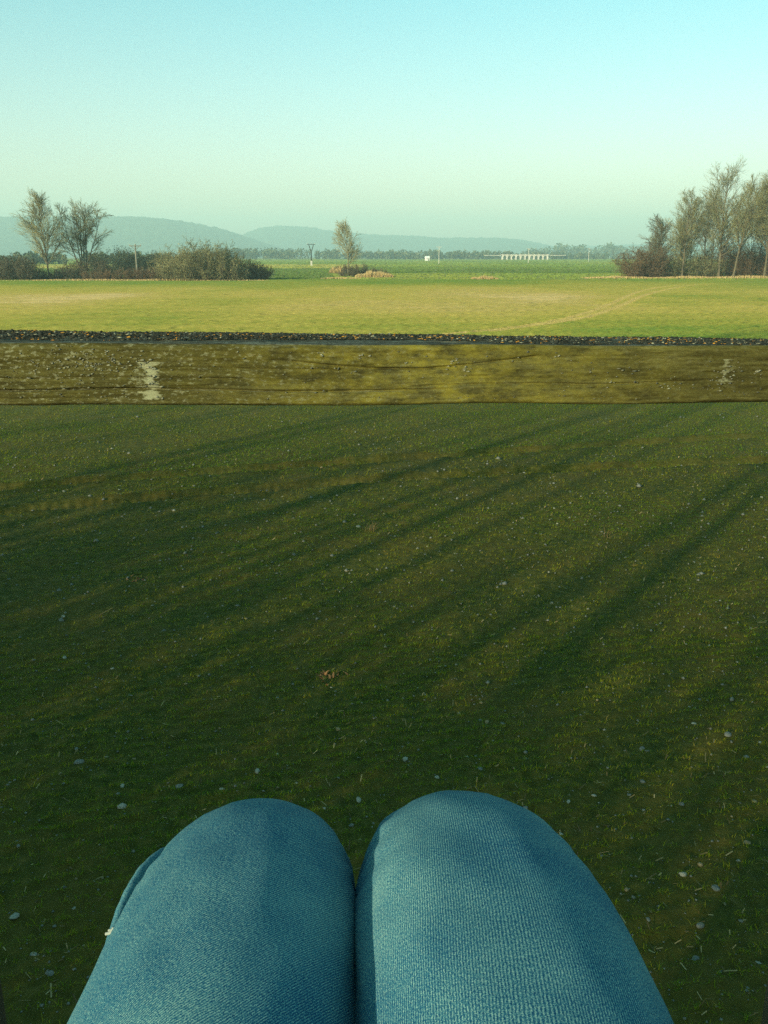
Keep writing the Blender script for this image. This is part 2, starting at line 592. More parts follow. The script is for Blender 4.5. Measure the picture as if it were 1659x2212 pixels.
def build_far_crops():
    rng = np.random.default_rng(5)

    def tint_near(x, y):
        # lush at the edges, thin and tawny across the middle
        b = fbm(x / 14, y / 22, 31, 4)
        mid = np.exp(-((y - 85) / 28) ** 2)
        t = 0.24 - 0.12 * np.clip((y - 115) / 30, 0, 1) + 0.60 * mid * np.clip(0.55 + 1.5 * (b - 0.45), 0, 1) + 0.5 * (b - 0.5)
        t += 0.05 * np.sin((-x * math.sin(ROW_A) + y * math.cos(ROW_A)) * 2 * math.pi / 5.0)
        ft = far_track_dist(x, y)
        return np.where(ft < 0.36, np.maximum(t, 0.84), t)

    def keep_near(x, y):
        ft = far_track_dist(x, y)
        return (ft > 0.32) | (rng.random(len(x)) < 0.6)
    b1 = tuft_band(rng, 42, 152, 90000, 0.0010, lambda y: 0.045 + 0.00022 * y, tint_near, keepfn=keep_near)
    # the drilled rows themselves: close ranks of leaves that hide the soil at this low angle
    ca, sa = math.cos(ROW_A), math.sin(ROW_A)
    Vs, Ts, As = [b1[0]], [b1[1]], [b1[2]]
    off = len(b1[0])
    v = 18.0
    while v < 176:
        step = max(0.16, 0.0042 * v)
        uu = np.arange(-75, 125, step)
        uu = uu + rng.normal(0, step * 0.2, len(uu))
        vv = v + rng.normal(0, 0.05, len(uu)) + (fbm(uu / 9, uu * 0 + v, 91, 2) - 0.5) * 0.4
        x = uu * ca - vv * sa; y = uu * sa + vv * ca
        ok = (y > 26.5 + 4 * fbm(x / 3, x * 0 + 2, 93, 3)) & (y < 152 + 3 * (fbm(x / 7, x * 0, 92, 2) - 0.5)) & (np.abs(x) < 0.5 * y + 5)
        n = len(x)
        h = (0.05 + 0.00035 * y) * rng.uniform(0.6, 1.25, n) * np.clip((y - 22) / 20, 0.3, 1)
        h = np.where(far_track_dist(x, y) < 0.36, h * 0.45, h)
        z = ground_z(x, y)
        tint = np.clip(tint_near(x, y) + rng.normal(0, 0.05, n), 0, 1)
        bot = np.stack([x, y, z - 0.01], 1); mid = np.stack([x, y + 0.25 * h, z + 0.6 * h], 1); top = np.stack([x, y + 0.9 * h, z + h], 1)
        k = np.nonzero(ok[:-1] & ok[1:])[0]
        if len(k):
            Vs.append(np.concatenate([bot, mid, top])); As.append(np.tile(tint, 3))
            q = []
            for a in (0, n):
                q += [np.stack([k + a, k + 1 + a, k + 1 + a + n], 1), np.stack([k + a, k + 1 + a + n, k + a + n], 1)]
            Ts.append(np.concatenate(q) + off); off += 3 * n
        v += 0.30 + 0.0022 * v
    me = np_mesh('wheat_cover', np.concatenate(Vs), np.concatenate(Ts), {'tint': np.concatenate(As)})
    o = link('wheat_cover', me, M['far_wheat'])
    tag(o, 'yellow green young wheat covering the sunlit field beyond the rail', kind='stuff')

    def tint_mid(x, y):
        b = fbm(x / 30, y / 60, 41, 4)
        t = np.where(y < 208, 0.42, np.where(y < 340, 0.17, 0.30))
        t = np.where((y > 290) & (y < 420) & (x < -8), 0.62, t)
        t = np.where((y < 290) & (x / y < -0.055), 0.10, t)
        return t + 0.40 * (b - 0.5)
    b2 = tuft_band(rng, 154, 1080, 90000, 0.0022, lambda y: 0.10 + 0.00025 * y, tint_mid, 0.6)
    me = np_mesh('meadow_grass', b2[0], b2[1], {'tint': b2[2]})
    o = link('meadow_grass', me, M['meadow'])
    tag(o, 'green and tan grass on the flat fields before the far treeline', kind='stuff')


build_wheat()
build_far_crops()


# ------------------------------------------------------------------ trees and shrubs
def unit(a):
    return a / (np.linalg.norm(a, axis=-1, keepdims=True) + 1e-9)


def grow(rng, P, D, L, Rb, nseg, wob, up, tip=0.35):
    """N branches as polylines: points (N,nseg+1,3), radii (N,nseg+1)"""
    n = len(P)
    pts = np.zeros((n, nseg + 1, 3)); rad = np.zeros((n, nseg + 1))
    pts[:, 0] = P
    d = unit(D)
    for k in range(nseg):
        d = unit(d + rng.normal(0, wob, (n, 3)) + np.array([0, 0, up]))
        pts[:, k + 1] = pts[:, k] + d * (L / nseg)[:, None]
    t = np.linspace(0, 1, nseg + 1)
    rad[:] = Rb[:, None] * (1 - (1 - tip) * t)[None]
    return pts, rad


def spawn(rng, pts, rad, per, t0, t1, ang, lenf, radf, minr):
    """children along each branch; lenf(t) is the length in terms of the parent's length"""
    n, m, _ = pts.shape
    L = np.linalg.norm(np.diff(pts, axis=1), axis=2).sum(1)
    par = np.repeat(np.arange(n), per)
    t = (np.tile(np.arange(per), n) + rng.uniform(0, 1, n * per)) / per * (t1 - t0) + t0
    f = t * (m - 1); i = np.minimum(f.astype(int), m - 2); fr = (f - i)[:, None]
    P = pts[par, i] * (1 - fr) + pts[par, i + 1] * fr
    d = unit(pts[par, i + 1] - pts[par, i])
    rr = rad[par, i]
    e = rng.normal(0, 1, (len(par), 3)); e = unit(e - (e * d).sum(1, keepdims=True) * d)
    a = np.radians(ang[0] + (ang[1] - ang[0]) * rng.random(len(par)))[:, None]
    D = d * np.cos(a) + e * np.sin(a)
    Lc = L[par] * lenf(t) * rng.uniform(0.7, 1.25, len(par))
    Rc = np.maximum(np.minimum(rr * 0.75, rr * radf), minr)
    return P, D, Lc, Rc


def tubes(pts, rad, sides):
    n, m, _ = pts.shape
    d = np.zeros_like(pts)
    d[:, :-1] = pts[:, 1:] - pts[:, :-1]; d[:, -1] = d[:, -2]
    d = unit(d)
    ref = np.where(np.abs(d[..., 2:3]) > 0.9, np.array([1.0, 0, 0]), np.array([0, 0, 1.0]))
    u = unit(np.cross(d, ref)); v = np.cross(d, u)
    a = np.arange(sides) / sides * 2 * math.pi
    ring = pts[:, :, None, :] + rad[:, :, None, None] * (np.cos(a)[None, None, :, None] * u[:, :, None, :] + np.sin(a)[None, None, :, None] * v[:, :, None, :])
    V = ring.reshape(-1, 3)
    b = (np.arange(n)[:, None, None] * m + np.arange(m - 1)[None, :, None]) * sides
    k = np.arange(sides)[None, None, :]; k2 = (k + 1) % sides
    T = np.stack([b + k, b + k2, b + sides + k2, b + sides + k], -1).reshape(-1, 4)
    return V, T


def spikes(pts, rad):
    """last twigs: three-sided points, three triangles each"""
    n = len(pts)
    a, b = pts[:, 0], pts[:, -1]
    d = unit(b - a)
    ref = np.where(np.abs(d[:, 2:3]) > 0.9, np.array([1.0, 0, 0]), np.array([0, 0, 1.0]))
    u = unit(np.cross(d, ref)); v = np.cross(d, u)
    r = rad[:, :1] * 1.15
    V = np.stack([a + u * r, a + (-0.5 * u + 0.866 * v) * r, a + (-0.5 * u - 0.866 * v) * r, b], 1).reshape(-1, 3)
    k = np.arange(n)[:, None, None] * 4
    T = (k + np.array([(0, 1, 3), (1, 2, 3), (2, 0, 3)])[None]).reshape(-1, 3)
    return V, T


def crown_mesh(name, thick, thin, tint):
    """branches (quads) and twigs (triangles) in one mesh"""
    Vq, Tq = thick; Vt, Tt = thin
    q = np.concatenate([Tq[:, [0, 1, 2]], Tq[:, [0, 2, 3]]])
    return np_mesh(name, np.concatenate([Vq, Vt]), np.concatenate([q, Tt + len(Vq)]), {'tint': tint})


def join(parts):
    Vs, Ts, off = [], [], 0
    for V, T in parts:
        Vs.append(V); Ts.append(T + off); off += len(V)
    return np.concatenate(Vs), np.concatenate(Ts)


def island_tint(rng, parts_sizes, lo=0.0, hi=1.0):
    return np.concatenate([np.repeat(rng.uniform(lo, hi, n), k) for n, k in parts_sizes])


def bare_tree(name, label, loc, H, seed, stems=1, spread=0.0, clear=0.2, ang=(35, 60), limb=0.42, taper=0.75, nlimb=26, nsub=9, ntwig=6, up=0.06,
              rb=None, lean=(0, 0), group=None, bark='bark', twig='twig', twr=0.012, cat='tree', twist=0.05):
    rng = np.random.default_rng(seed)
    rb = rb or H * 0.0125
    root = empty(name, loc, label, cat, group)
    P = np.zeros((stems, 3)); D = np.tile(np.array([lean[0], lean[1], 1.0]), (stems, 1))
    if stems > 1:
        a = np.arange(stems) / stems * 2 * math.pi + rng.uniform(0, 1)
        P[:, 0] = np.cos(a) * rb * 1.6; P[:, 1] = np.sin(a) * rb * 1.6
        D[:, 0] += np.cos(a) * spread; D[:, 1] += np.sin(a) * spread
    P[:, 2] = -0.15
    L = np.full(stems, H) * rng.uniform(0.88, 1.0, stems)
    p0, r0 = grow(rng, P, D, L, np.full(stems, rb), 12, twist, 0.03, 0.12)
    r0[:, 0] *= 1.35
    p1, r1 = grow(rng, *spawn(rng, p0, r0, nlimb, clear, 0.97, ang, lambda t: limb * (1 - taper * t) + 0.03, 0.5, twr * 2.6), 6, 0.10, up, 0.3)
    p2, r2 = grow(rng, *spawn(rng, p1, r1, nsub, 0.18, 1.0, (22, 50), lambda t: 0.60 * (1 - 0.5 * t), 0.55, twr * 1.4), 3, 0.15, up * 0.8, 0.5)
    p3, r3 = grow(rng, *spawn(rng, p2, r2, ntwig, 0.2, 1.0, (20, 50), lambda t: 0.60 * (1 - 0.4 * t), 0.7, twr * 1.05), 1, 0.12, up * 0.5, 0.6)
    V, T = join([tubes(p0, r0, 8), tubes(p1, r1, 5)])
    link('trunk', np_mesh('trunk', V, T, smooth=True), M[bark], root)
    tint = np.concatenate([np.repeat(rng.uniform(0.1, 0.7, len(p2)), 12), np.repeat(rng.uniform(0.2, 1, len(p3)), 4)])
    link('crown', crown_mesh('crown', tubes(p2, r2, 3), spikes(p3, r3), tint), M[twig], root)
    return root


def leaves(rng, C, size, tint):
    """small random quads around centres C"""
    n = len(C)
    a = unit(rng.normal(0, 1, (n, 3))); b = unit(np.cross(a, rng.normal(0, 1, (n, 3))))
    s = (size * rng.uniform(0.6, 1.4, n))[:, None]
    V = np.stack([C - a * s, C + b * s * 0.6, C + a * s, C - b * s * 0.6], 1).reshape(-1, 3)
    T = np.arange(n * 4).reshape(-1, 4)
    return V, T, np.repeat(tint, 4)


def shrub(name, label, loc, w, h, d, seed, stems=70, twig='twig', nsub=14, ntwig=6, twr=0.022, group=None, leafy=0, leaf_mat=None, cat='shrub',
          leaf_size=0.12, lobes=None):
    """many stems fanning out of the ground into a domed thicket"""
    rng = np.random.default_rng(seed)
    root = empty(name, loc, label, cat, group)
    bx = rng.uniform(-1, 1, stems); by = rng.uniform(-1, 1, stems)
    dome = np.sqrt(np.clip(1 - (0.92 * bx) ** 2, 0.05, 1)) * np.sqrt(np.clip(1 - 0.5 * by ** 2, 0.1, 1))
    if lobes is not None:
        dome = np.interp(bx, [q[0] for q in lobes], [q[1] for q in lobes]) * np.sqrt(np.clip(1 - 0.4 * by ** 2, 0.1, 1))
    P = np.stack([bx * w * 0.40, by * d * 0.40, np.full(stems, -0.1)], 1)
    D = np.stack([bx * 0.55 + rng.normal(0, 0.34, stems), by * 0.5 + rng.normal(0, 0.34, stems), np.ones(stems)], 1)
    L = h * 0.92 * dome * rng.uniform(0.72, 1.06, stems)
    p0, r0 = grow(rng, P, D, L, np.full(stems, twr * 2.0), 6, 0.16, 0.015, 0.35)
    p1, r1 = grow(rng, *spawn(rng, p0, r0, nsub, 0.06, 1.0, (30, 85), lambda t: 0.36 * (1 - 0.50 * t), 0.6, twr), 2, 0.17, 0.02, 0.5)
    p2, r2 = grow(rng, *spawn(rng, p1, r1, ntwig, 0.15, 1.0, (20, 60), lambda t: 0.55 * (1 - 0.4 * t), 0.8, twr * 0.8), 1, 0.18, 0.0, 0.6)
    tag(link('stem', np_mesh('stem', *tubes(p0, r0, 4)), M['bark'], root), kind='stuff')
    tint = np.concatenate([np.repeat(rng.uniform(0.0, 0.6, len(p1)), 9), np.repeat(rng.uniform(0.1, 1, len(p2)), 4)])
    link('crown', crown_mesh('crown', tubes(p1, r1, 3), spikes(p2, r2), tint), M[twig], root)
    if leafy:
        C = p2[rng.integers(0, len(p2), leafy), -1] + rng.normal(0, 0.12, (leafy, 3))
        C[:, 2] = np.maximum(C[:, 2], 0.1)
        V, T, a = leaves(rng, C, np.full(leafy, leaf_size), rng.uniform(0, 1, leafy))
        link('foliage', np_mesh('foliage', V, T, {'tint': a}), M[leaf_mat or twig], root)
    return root


def evergreen(name, label, loc, w, h, d, seed, group=None):
    """dark ivy-clad tree: a twiggy dome full of small leaves with an uneven top"""
    r = random.Random(seed)
    lobes = [(-1 + 2 * k / 8, (0.72 if k in (0, 8) else 1.0) * r.uniform(0.78, 1.06)) for k in range(9)]
    return shrub(name, label, loc, w, h, d, seed, 90, 'evergreen', 12, 5, 0.02, group, 5200, 'evergreen', 'tree', 0.13, lobes)


def base(px, py):
    x, y = ground_at(px, py)
    return Vector((x, y, 0.0))


def hgt(py_top, py_base, Y):
    """height of something whose foot is at distance Y and whose top shows at py_top"""
    return CAM_Z + ray(0, py_top).z * Y


# left-hand hedge line
def put(px, py_base):
    return base(px, py_base)


b = put(108, 604)
bare_tree('poplar_tree', 'slender bare poplar with upswept branches, leftmost of the two tall left trees', b, hgt(424, 0, b.y), 101, clear=0.17,
          ang=(28, 50), limb=0.50, taper=0.78, nlimb=46, nsub=14, ntwig=6, up=0.05, twig='olive_twig', twr=0.016)
b = put(182, 602)
bare_tree('willow_tree', 'broad bare many stemmed willow with bushy top, right beside the slender poplar', b, hgt(444, 0, b.y), 102, stems=6, spread=0.17,
          clear=0.32, ang=(25, 60), limb=0.34, taper=0.50, nlimb=14, nsub=13, ntwig=6, up=0.04, twr=0.0135, twig='olive_twig', rb=0.15)
b = put(30, 605)
shrub('shrub', 'dark brown thicket at the far left edge before the poplar', b, width_at(115, b.y), hgt(541, 0, b.y), 7, 103, 110, 'twig', 16, 7, 0.026,
      leafy=1500, leaf_mat='evergreen')
b = put(165, 603)
shrub('shrub', 'brown brushwood around the foot of the willow', b, width_at(165, b.y), hgt(543, 0, b.y), 6, 104, 130, 'twig', 14, 6, 0.024,
      lobes=[(-1, 0.35), (-0.5, 0.45), (-0.2, 0.7), (0.2, 0.95), (0.6, 1.0), (1, 0.6)])
b = put(120, 604)
shrub('shrub', 'low dark scrub under the slender poplar', b, width_at(150, b.y), hgt(585, 0, b.y), 4, 112, 110, 'twig', 12, 6, 0.022, leafy=900, leaf_mat='evergreen')
b = put(285, 605)
shrub('bramble', 'long low reddish bramble bank left of the big round willow bush', b, width_at(230, b.y), hgt(571, 0, b.y), 4, 105, 230, 'red_twig', 13, 6, 0.018,
      lobes=[(-1, 0.7), (0, 1.0), (1, 0.8)])
b = put(445, 606)
shrub('willow_bush', 'large round olive willow bush, biggest of the left hedge', b, width_at(172, b.y), hgt(508, 0, b.y), 10, 106, 170, 'olive_twig', 18, 7, 0.024,
      leafy=2200, leaf_mat='olive_twig', lobes=[(-1, 0.45), (-0.6, 0.80), (-0.25, 0.93), (0, 1.05), (0.3, 0.95), (0.7, 0.84), (1, 0.5)], leaf_size=0.10)
b = put(385, 603)
shrub('willow_bush', 'pale olive willow bush against the left side of the biggest bush', b, width_at(90, b.y), hgt(519, 0, b.y), 7, 107, 80, 'olive_twig', 16, 6, 0.022)
b = put(543, 604)
shrub('shrub', 'small rounded brown shrub closing the right end of the left hedge', b, width_at(68, b.y), hgt(553, 0, b.y), 5, 108, 90, 'red_twig', 16, 7, 0.022,
      lobes=[(-1, 0.8), (-0.3, 1.0), (0.4, 0.95), (1, 0.7)])
b = put(252, 592)
evergreen('evergreen_tree', 'dark evergreen tree behind the brambles left of the concrete pole', b, width_at(95, b.y), hgt(524, 0, b.y), 8, 109)
b = put(332, 592)
evergreen('evergreen_tree', 'dark evergreen tree between the concrete pole and the willow bush', b, width_at(88, b.y), hgt(529, 0, b.y), 8, 110)
b = put(15, 590)
evergreen('evergreen_tree', 'dark evergreen tree at the left picture edge behind the thicket', b, width_at(80, b.y), hgt(537, 0, b.y), 8, 111)

# island of scrub in the middle of the field
b = put(752, 592)
bare_tree('young_poplar', 'pale thin leafless poplar standing alone in the middle of the field', b, hgt(480, 0, b.y), 121, clear=0.16, ang=(25, 45), limb=0.44,
          taper=0.60, nlimb=40, nsub=12, ntwig=7, twr=0.014, bark='pale_bark', twig='pale_twig', rb=0.13)
b = put(778, 597)
shrub('shrub', 'brown scrub beside the lone middle poplar behind the dry reeds', b, width_at(100, b.y), hgt(562, 0, b.y), 5, 122, 100, 'twig', 14, 6, 0.02,
      lobes=[(-1, 0.5), (-0.3, 1.0), (0.3, 0.95), (1, 0.35)])
b = put(742, 590)
shrub('shrub', 'reddish scrub left of the lone middle poplar', b, width_at(46, b.y), hgt(566, 0, b.y), 4, 123, 60, 'red_twig', 12, 6, 0.02)
b = put(812, 592)
shrub('shrub', 'low olive scrub trailing right of the lone poplar', b, width_at(60, b.y), hgt(574, 0, b.y), 4, 124, 60, 'olive_twig', 12, 6, 0.02)


def reeds(label, px0, px1, py, h, n, seed, depth):
    rng = np.random.default_rng(seed)
    x0, y0 = ground_at(px0, py); x1, _ = ground_at(px1, py)
    cx = (x0 + x1) / 2
    x = rng.uniform(-0.5, 0.5, n); d = np.sqrt(np.clip(1 - (2 * x) ** 2 * 0.8, 0.05, 1))
    hh = h * d * rng.uniform(0.5, 1.15, n) * (0.7 + 0.6 * vnoise(x * 7, x * 0, seed))
    V, T, a = blades_mesh(rng, x * (x1 - x0), rng.uniform(-0.5, 0.5, n) * depth, np.zeros(n), hh, np.full(n, 0.09), rng.uniform(0.05, 0.4, n), rng.uniform(0, 1, n), 2)
    o = link('dry_reeds', np_mesh('dry_reeds', V, T, {'tint': a}), M['reed'], loc=(cx, y0, 0))
    tag(o, label, kind='stuff')


reeds('straw coloured dry reeds at the right foot of the middle scrub', 768, 850, 599, 1.1, 2600, 131, 5)
reeds('straw coloured dry reeds at the left foot of the lone poplar', 712, 745, 590, 1.5, 1100, 132, 6)
reeds('dry straw strip on the field edge left of the scrub', 690, 780, 602, 0.35, 1000, 133, 3)
reeds('low heap of dry straw on the field right of the scrub', 1018, 1075, 603, 0.6, 700, 134, 3)
reeds('dry grass along the foot of the right hand wood', 1260, 1400, 601, 0.45, 1800, 135, 5)
reeds('dry grass along the foot of the right hand wood', 1400, 1800, 601, 0.45, 3600, 136, 4)
reeds('dry grass along the foot of the left hedge', 0, 580, 607, 0.4, 4200, 137, 3)

# the wood on the right
b = put(1388, 600)
shrub('shrub', 'round dark brown bush at the left end of the right hand wood', b, width_at(56, b.y), hgt(517, 0, b.y), 7, 141, 70, 'red_twig', 17, 8, 0.022,
      lobes=[(-1, 0.75), (-0.3, 1.0), (0.4, 1.0), (1, 0.8)])
b = put(1440, 598)
bare_tree('bare_tree', 'dark leaning bare tree with crooked crown, leftmost tree of the right wood', b, hgt(460, 0, b.y) * 1.02, 142, lean=(-0.14, 0), clear=0.35,
          ang=(40, 75), limb=0.40, taper=0.55, nlimb=26, nsub=13, ntwig=6, up=0.02, twist=0.06, twr=0.0135)
b = put(1472, 600)
bare_tree('bare_tree', 'tall bare tree with egg shaped crown between leaning and tallest tree', b, hgt(413, 0, b.y), 143, clear=0.30, ang=(35, 65), limb=0.42, taper=0.68,
          nlimb=48, nsub=13, ntwig=6, up=0.05, twr=0.0135, twig='olive_twig')
b = put(1552, 600)
bare_tree('bare_tree', 'tallest bare tree of the right wood with broad airy crown', b, hgt(373, 0, b.y), 144, clear=0.22, ang=(32, 65), limb=0.42, taper=0.62,
          nlimb=56, nsub=13, ntwig=6, up=0.05, twr=0.0135, twig='olive_twig')
b = put(1583, 601)
bare_tree('bare_tree', 'slim bare tree leaning right just in front of the tallest tree', b, hgt(402, 0, b.y) * 1.05, 145, lean=(0.06, 0), clear=0.3, ang=(25, 50),
          limb=0.36, taper=0.60, nlimb=34, nsub=12, ntwig=6, up=0.05, twr=0.0135, twig='olive_twig')
b = put(1650, 601)
bare_tree('bare_tree', 'tall bare tree cut by the right edge of the picture', b, hgt(385, 0, b.y), 146, clear=0.25, ang=(28, 55), limb=0.42, taper=0.60,
          nlimb=54, nsub=13, ntwig=6, up=0.05, twr=0.0135, twig='olive_twig')
b = put(1518, 597)
bare_tree('bare_tree', 'thin bare tree inside the right wood between two tall crowns', b, hgt(440, 0, b.y), 147, clear=0.3, ang=(25, 45), limb=0.30, taper=0.6,
          nlimb=24, nsub=8, ntwig=5, up=0.08, twr=0.016)
b = put(1740, 600)
bare_tree('bare_tree', 'bare tree of the right wood just outside the picture', b, hgt(392, 0, b.y), 148, clear=0.25, ang=(28, 55), limb=0.40, taper=0.65,
          nlimb=30, nsub=9, ntwig=5, up=0.08, twr=0.0135, twig='olive_twig')
for px, py, top, sd, lab in ((1412, 597, 478, 161, 'small dark bare tree between the round bush and the leaning tree'),
                             (1536, 595, 412, 162, 'bare tree close behind the left side of the tallest tree'),
                             (1612, 596, 398, 163, 'bare tree in the gap between the tallest tree and the edge tree'),
                             (1590, 594, 410, 165, 'bare tree hidden behind the slim leaning tree'),
                             (1635, 594, 420, 166, 'bare tree close behind the tree cut by the picture edge'),
                             (1490, 594, 430, 167, 'bare tree just behind the egg shaped crown on its right'),
                             (1462, 595, 470, 164, 'slim bare tree behind the left side of the egg shaped crown')):
    b = put(px, py)
    bare_tree('bare_tree', lab, b, hgt(top, 0, b.y), sd, clear=0.25, ang=(28, 55), limb=0.44, taper=0.6, nlimb=40, nsub=15, ntwig=5, up=0.10, twr=0.0125, rb=0.13, twig='olive_twig')
for k, (px, py, w, top, tw, lab) in enumerate((
        (1432, 598, 90, 520, 'twig', 'brown undergrowth beneath the leaning bare tree'),
        (1492, 599, 110, 514, 'olive_twig', 'olive undergrowth beneath the egg shaped tree'),
        (1560, 598, 110, 500, 'red_twig', 'reddish undergrowth beneath the tallest bare tree'),
        (1625, 598, 110, 494, 'red_twig', 'reddish undergrowth at the right edge of the picture'),
        (1715, 598, 110, 530, 'twig', 'brown undergrowth of the wood just past the right edge'))):
    b = put(px, py)
    shrub('undergrowth', lab, b, width_at(w, b.y), hgt(top, 0, b.y), 7, 150 + k, 75, tw, 14, 7, 0.022)
b = put(1640, 592)
evergreen('evergreen_tree', 'dark evergreen tree behind the right hand wood', b, width_at(75, b.y), hgt(525, 0, b.y), 8, 160)


# ------------------------------------------------------------------ far woods (each reads as one mass)
def forest(label, d0, d1, px0, px1, top_fn, n_trees, seed, size, per=70):
    rng = np.random.default_rng(seed)
    Cs = []
    for k in range(n_trees):
        px = rng.uniform(px0, px1); Y = rng.uniform(d0, d1)
        x = ray(px, 555).x * Y
        h = max(3.0, (CAM_Z + ray(0, top_fn(px)).z * Y) * rng.uniform(0.62, 1.08))
        w = h * rng.uniform(0.30, 0.50)
        q = unit(rng.normal(0, 1, (per, 3))) * (rng.uniform(0.2, 1, per) ** 0.5)[:, None]
        c = np.array([x, Y, h * 0.52]) + q * np.array([w, w, h * 0.5])
        Cs.append(c[c[:, 2] > 0])
    C = np.concatenate(Cs)
    V, T, a = leaves(rng, C, np.full(len(C), size), rng.uniform(0, 1, len(C)))
    o = link('forest', np_mesh('forest', V, T, {'tint': a}), M['forest'])
    tag(o, label, kind='stuff')


forest('far flat line of woodland before the blue hills', 1010, 1110, 420, 1700, lambda p: np.interp(p, [420, 575, 700, 900, 1080, 1200, 1350], [534, 536, 538, 540, 541, 545, 547]), 420, 171, 1.3)
forest('distant wooded rise above the white bridge', 1500, 1750, 1130, 1750, lambda p: np.interp(p, [1130, 1190, 1210, 1230, 1260, 1290, 1310, 1340, 1500, 1750],
       [536, 532, 525, 523, 526, 529, 524, 530, 532, 530]), 150, 172, 2.0)
forest('woodland far behind the left hedge', 420, 480, -60, 420, lambda p: 545, 90, 173, 0.9)


# ------------------------------------------------------------------ poles, hut and bridge
def cross_pole(loc, h, label, mat='concrete', arm=2.2, group='power line poles in the far fields', rz=0.2):
    root = empty('utility_pole', loc, label, 'utility pole', group, rz)
    bm = bmesh.new(); bm_tube(bm, (0, 0, -0.2), (0, 0, h), 0.19, 0.12, 8)
    bm_obj('post', bm, M[mat], root)
    bm = bmesh.new(); bm_box(bm, Vector((0, -0.16, h - 0.35)), (arm, 0.12, 0.14), bev=0.02)
    bm_obj('crossarm', bm, M[mat], root)
    for s in (-0.46, 0.0, 0.46):
        bm = bmesh.new()
        bm_tube(bm, (s * arm, -0.16, h - 0.28), (s * arm, -0.16, h - 0.02), 0.05, 0.04, 6)
        bm_tube(bm, (s * arm, -0.16, h - 0.16), (s * arm, -0.16, h - 0.10), 0.09, 0.09, 6)
        bm_obj('insulator', bm, M['porcelain'], root)
    for s in (-1, 1):
        bm = bmesh.new(); bm_tube(bm, (0, -0.16, h - 1.1), (s * arm * 0.32, -0.16, h - 0.42), 0.035, 0.035, 6)
        bm_obj('brace', bm, M[mat], root)
    return root


b = put(297, 598)
cross_pole(b, hgt(527, 0, b.y), 'grey concrete power pole standing among the dark evergreens on the left', mat='grey_concrete')
b = put(948, 570)
cross_pole(b, hgt(532, 0, b.y), 'thin pale power pole in mid field, between white hut and bridge', arm=2.6)
b = put(1271, 565)
cross_pole(b, hgt(536, 0, b.y), 'thin pale power pole right of the white bridge, before the wooded rise', arm=2.6)
b = put(1141, 568)
cross_pole(b, hgt(536, 0, b.y), 'thin pale power pole in front of the white bridge', arm=2.6)

b = put(673, 574)
H = hgt(527, 0, b.y)
yp = empty('forked_pole', b, 'dark forked power pole with wide crossarm and pale foot', 'utility pole', rz=0.1)
bm = bmesh.new()
bm_tube(bm, (0, 0, 1.6), (0, 0, H * 0.70), 0.24, 0.20, 8)
bm_obj('post', bm, M['dark_wood'], yp)
bm = bmesh.new(); bm_box(bm, Vector((0, 0, 0.9)), (0.75, 0.75, 2.0), bev=0.08)
bm_obj('foot', bm, M['concrete'], yp)
for s in (-1, 1):
    bm = bmesh.new(); bm_tube(bm, (s * 0.12, 0, H * 0.66), (s * 0.95, 0, H - 0.25), 0.17, 0.14, 8)
    bm_obj('fork_arm', bm, M['dark_wood'], yp)
bm = bmesh.new(); bm_box(bm, Vector((0, 0, H - 0.12)), (3.4, 0.24, 0.24), bev=0.03)
bm_obj('crossarm', bm, M['dark_wood'], yp)
for s in (-1.55, 0, 1.55):
    bm = bmesh.new(); bm_tube(bm, (s, 0, H), (s, 0, H + 0.35), 0.09, 0.06, 6)
    bm_obj('insulator', bm, M['porcelain'], yp)

# white hut
b = put(923, 563.5)
hut = empty('hut', b, 'tiny white hut at the foot of the far treeline', 'hut', rz=0.25)
bm = bmesh.new(); bm_box(bm, Vector((0, 0, 1.2)), (3.2, 3.0, 2.4), bev=0.03)
bm_obj('wall', bm, M['white_paint'], hut)
bm = bmesh.new()
vs = [bm.verts.new(p) for p in ((-1.8, -1.8, 2.4), (1.8, -1.8, 2.4), (1.8, 1.8, 2.4), (-1.8, 1.8, 2.4), (-1.8, 0, 3.7), (1.8, 0, 3.7))]
for f in ((0, 1, 5, 4), (2, 3, 4, 5), (0, 4, 3), (1, 2, 5), (0, 3, 2, 1)): bm.faces.new([vs[k] for k in f])
bm_obj('roof', bm, M['white_paint'], hut)
bm = bmesh.new(); bm_box(bm, Vector((0.7, -1.52, 1.0)), (0.9, 0.08, 1.9))
bm_obj('door', bm, M['slate'], hut)
bm = bmesh.new(); bm_box(bm, Vector((-0.8, -1.52, 1.5)), (0.8, 0.06, 0.7))
bm_obj('window', bm, M['dark_glass'], hut)


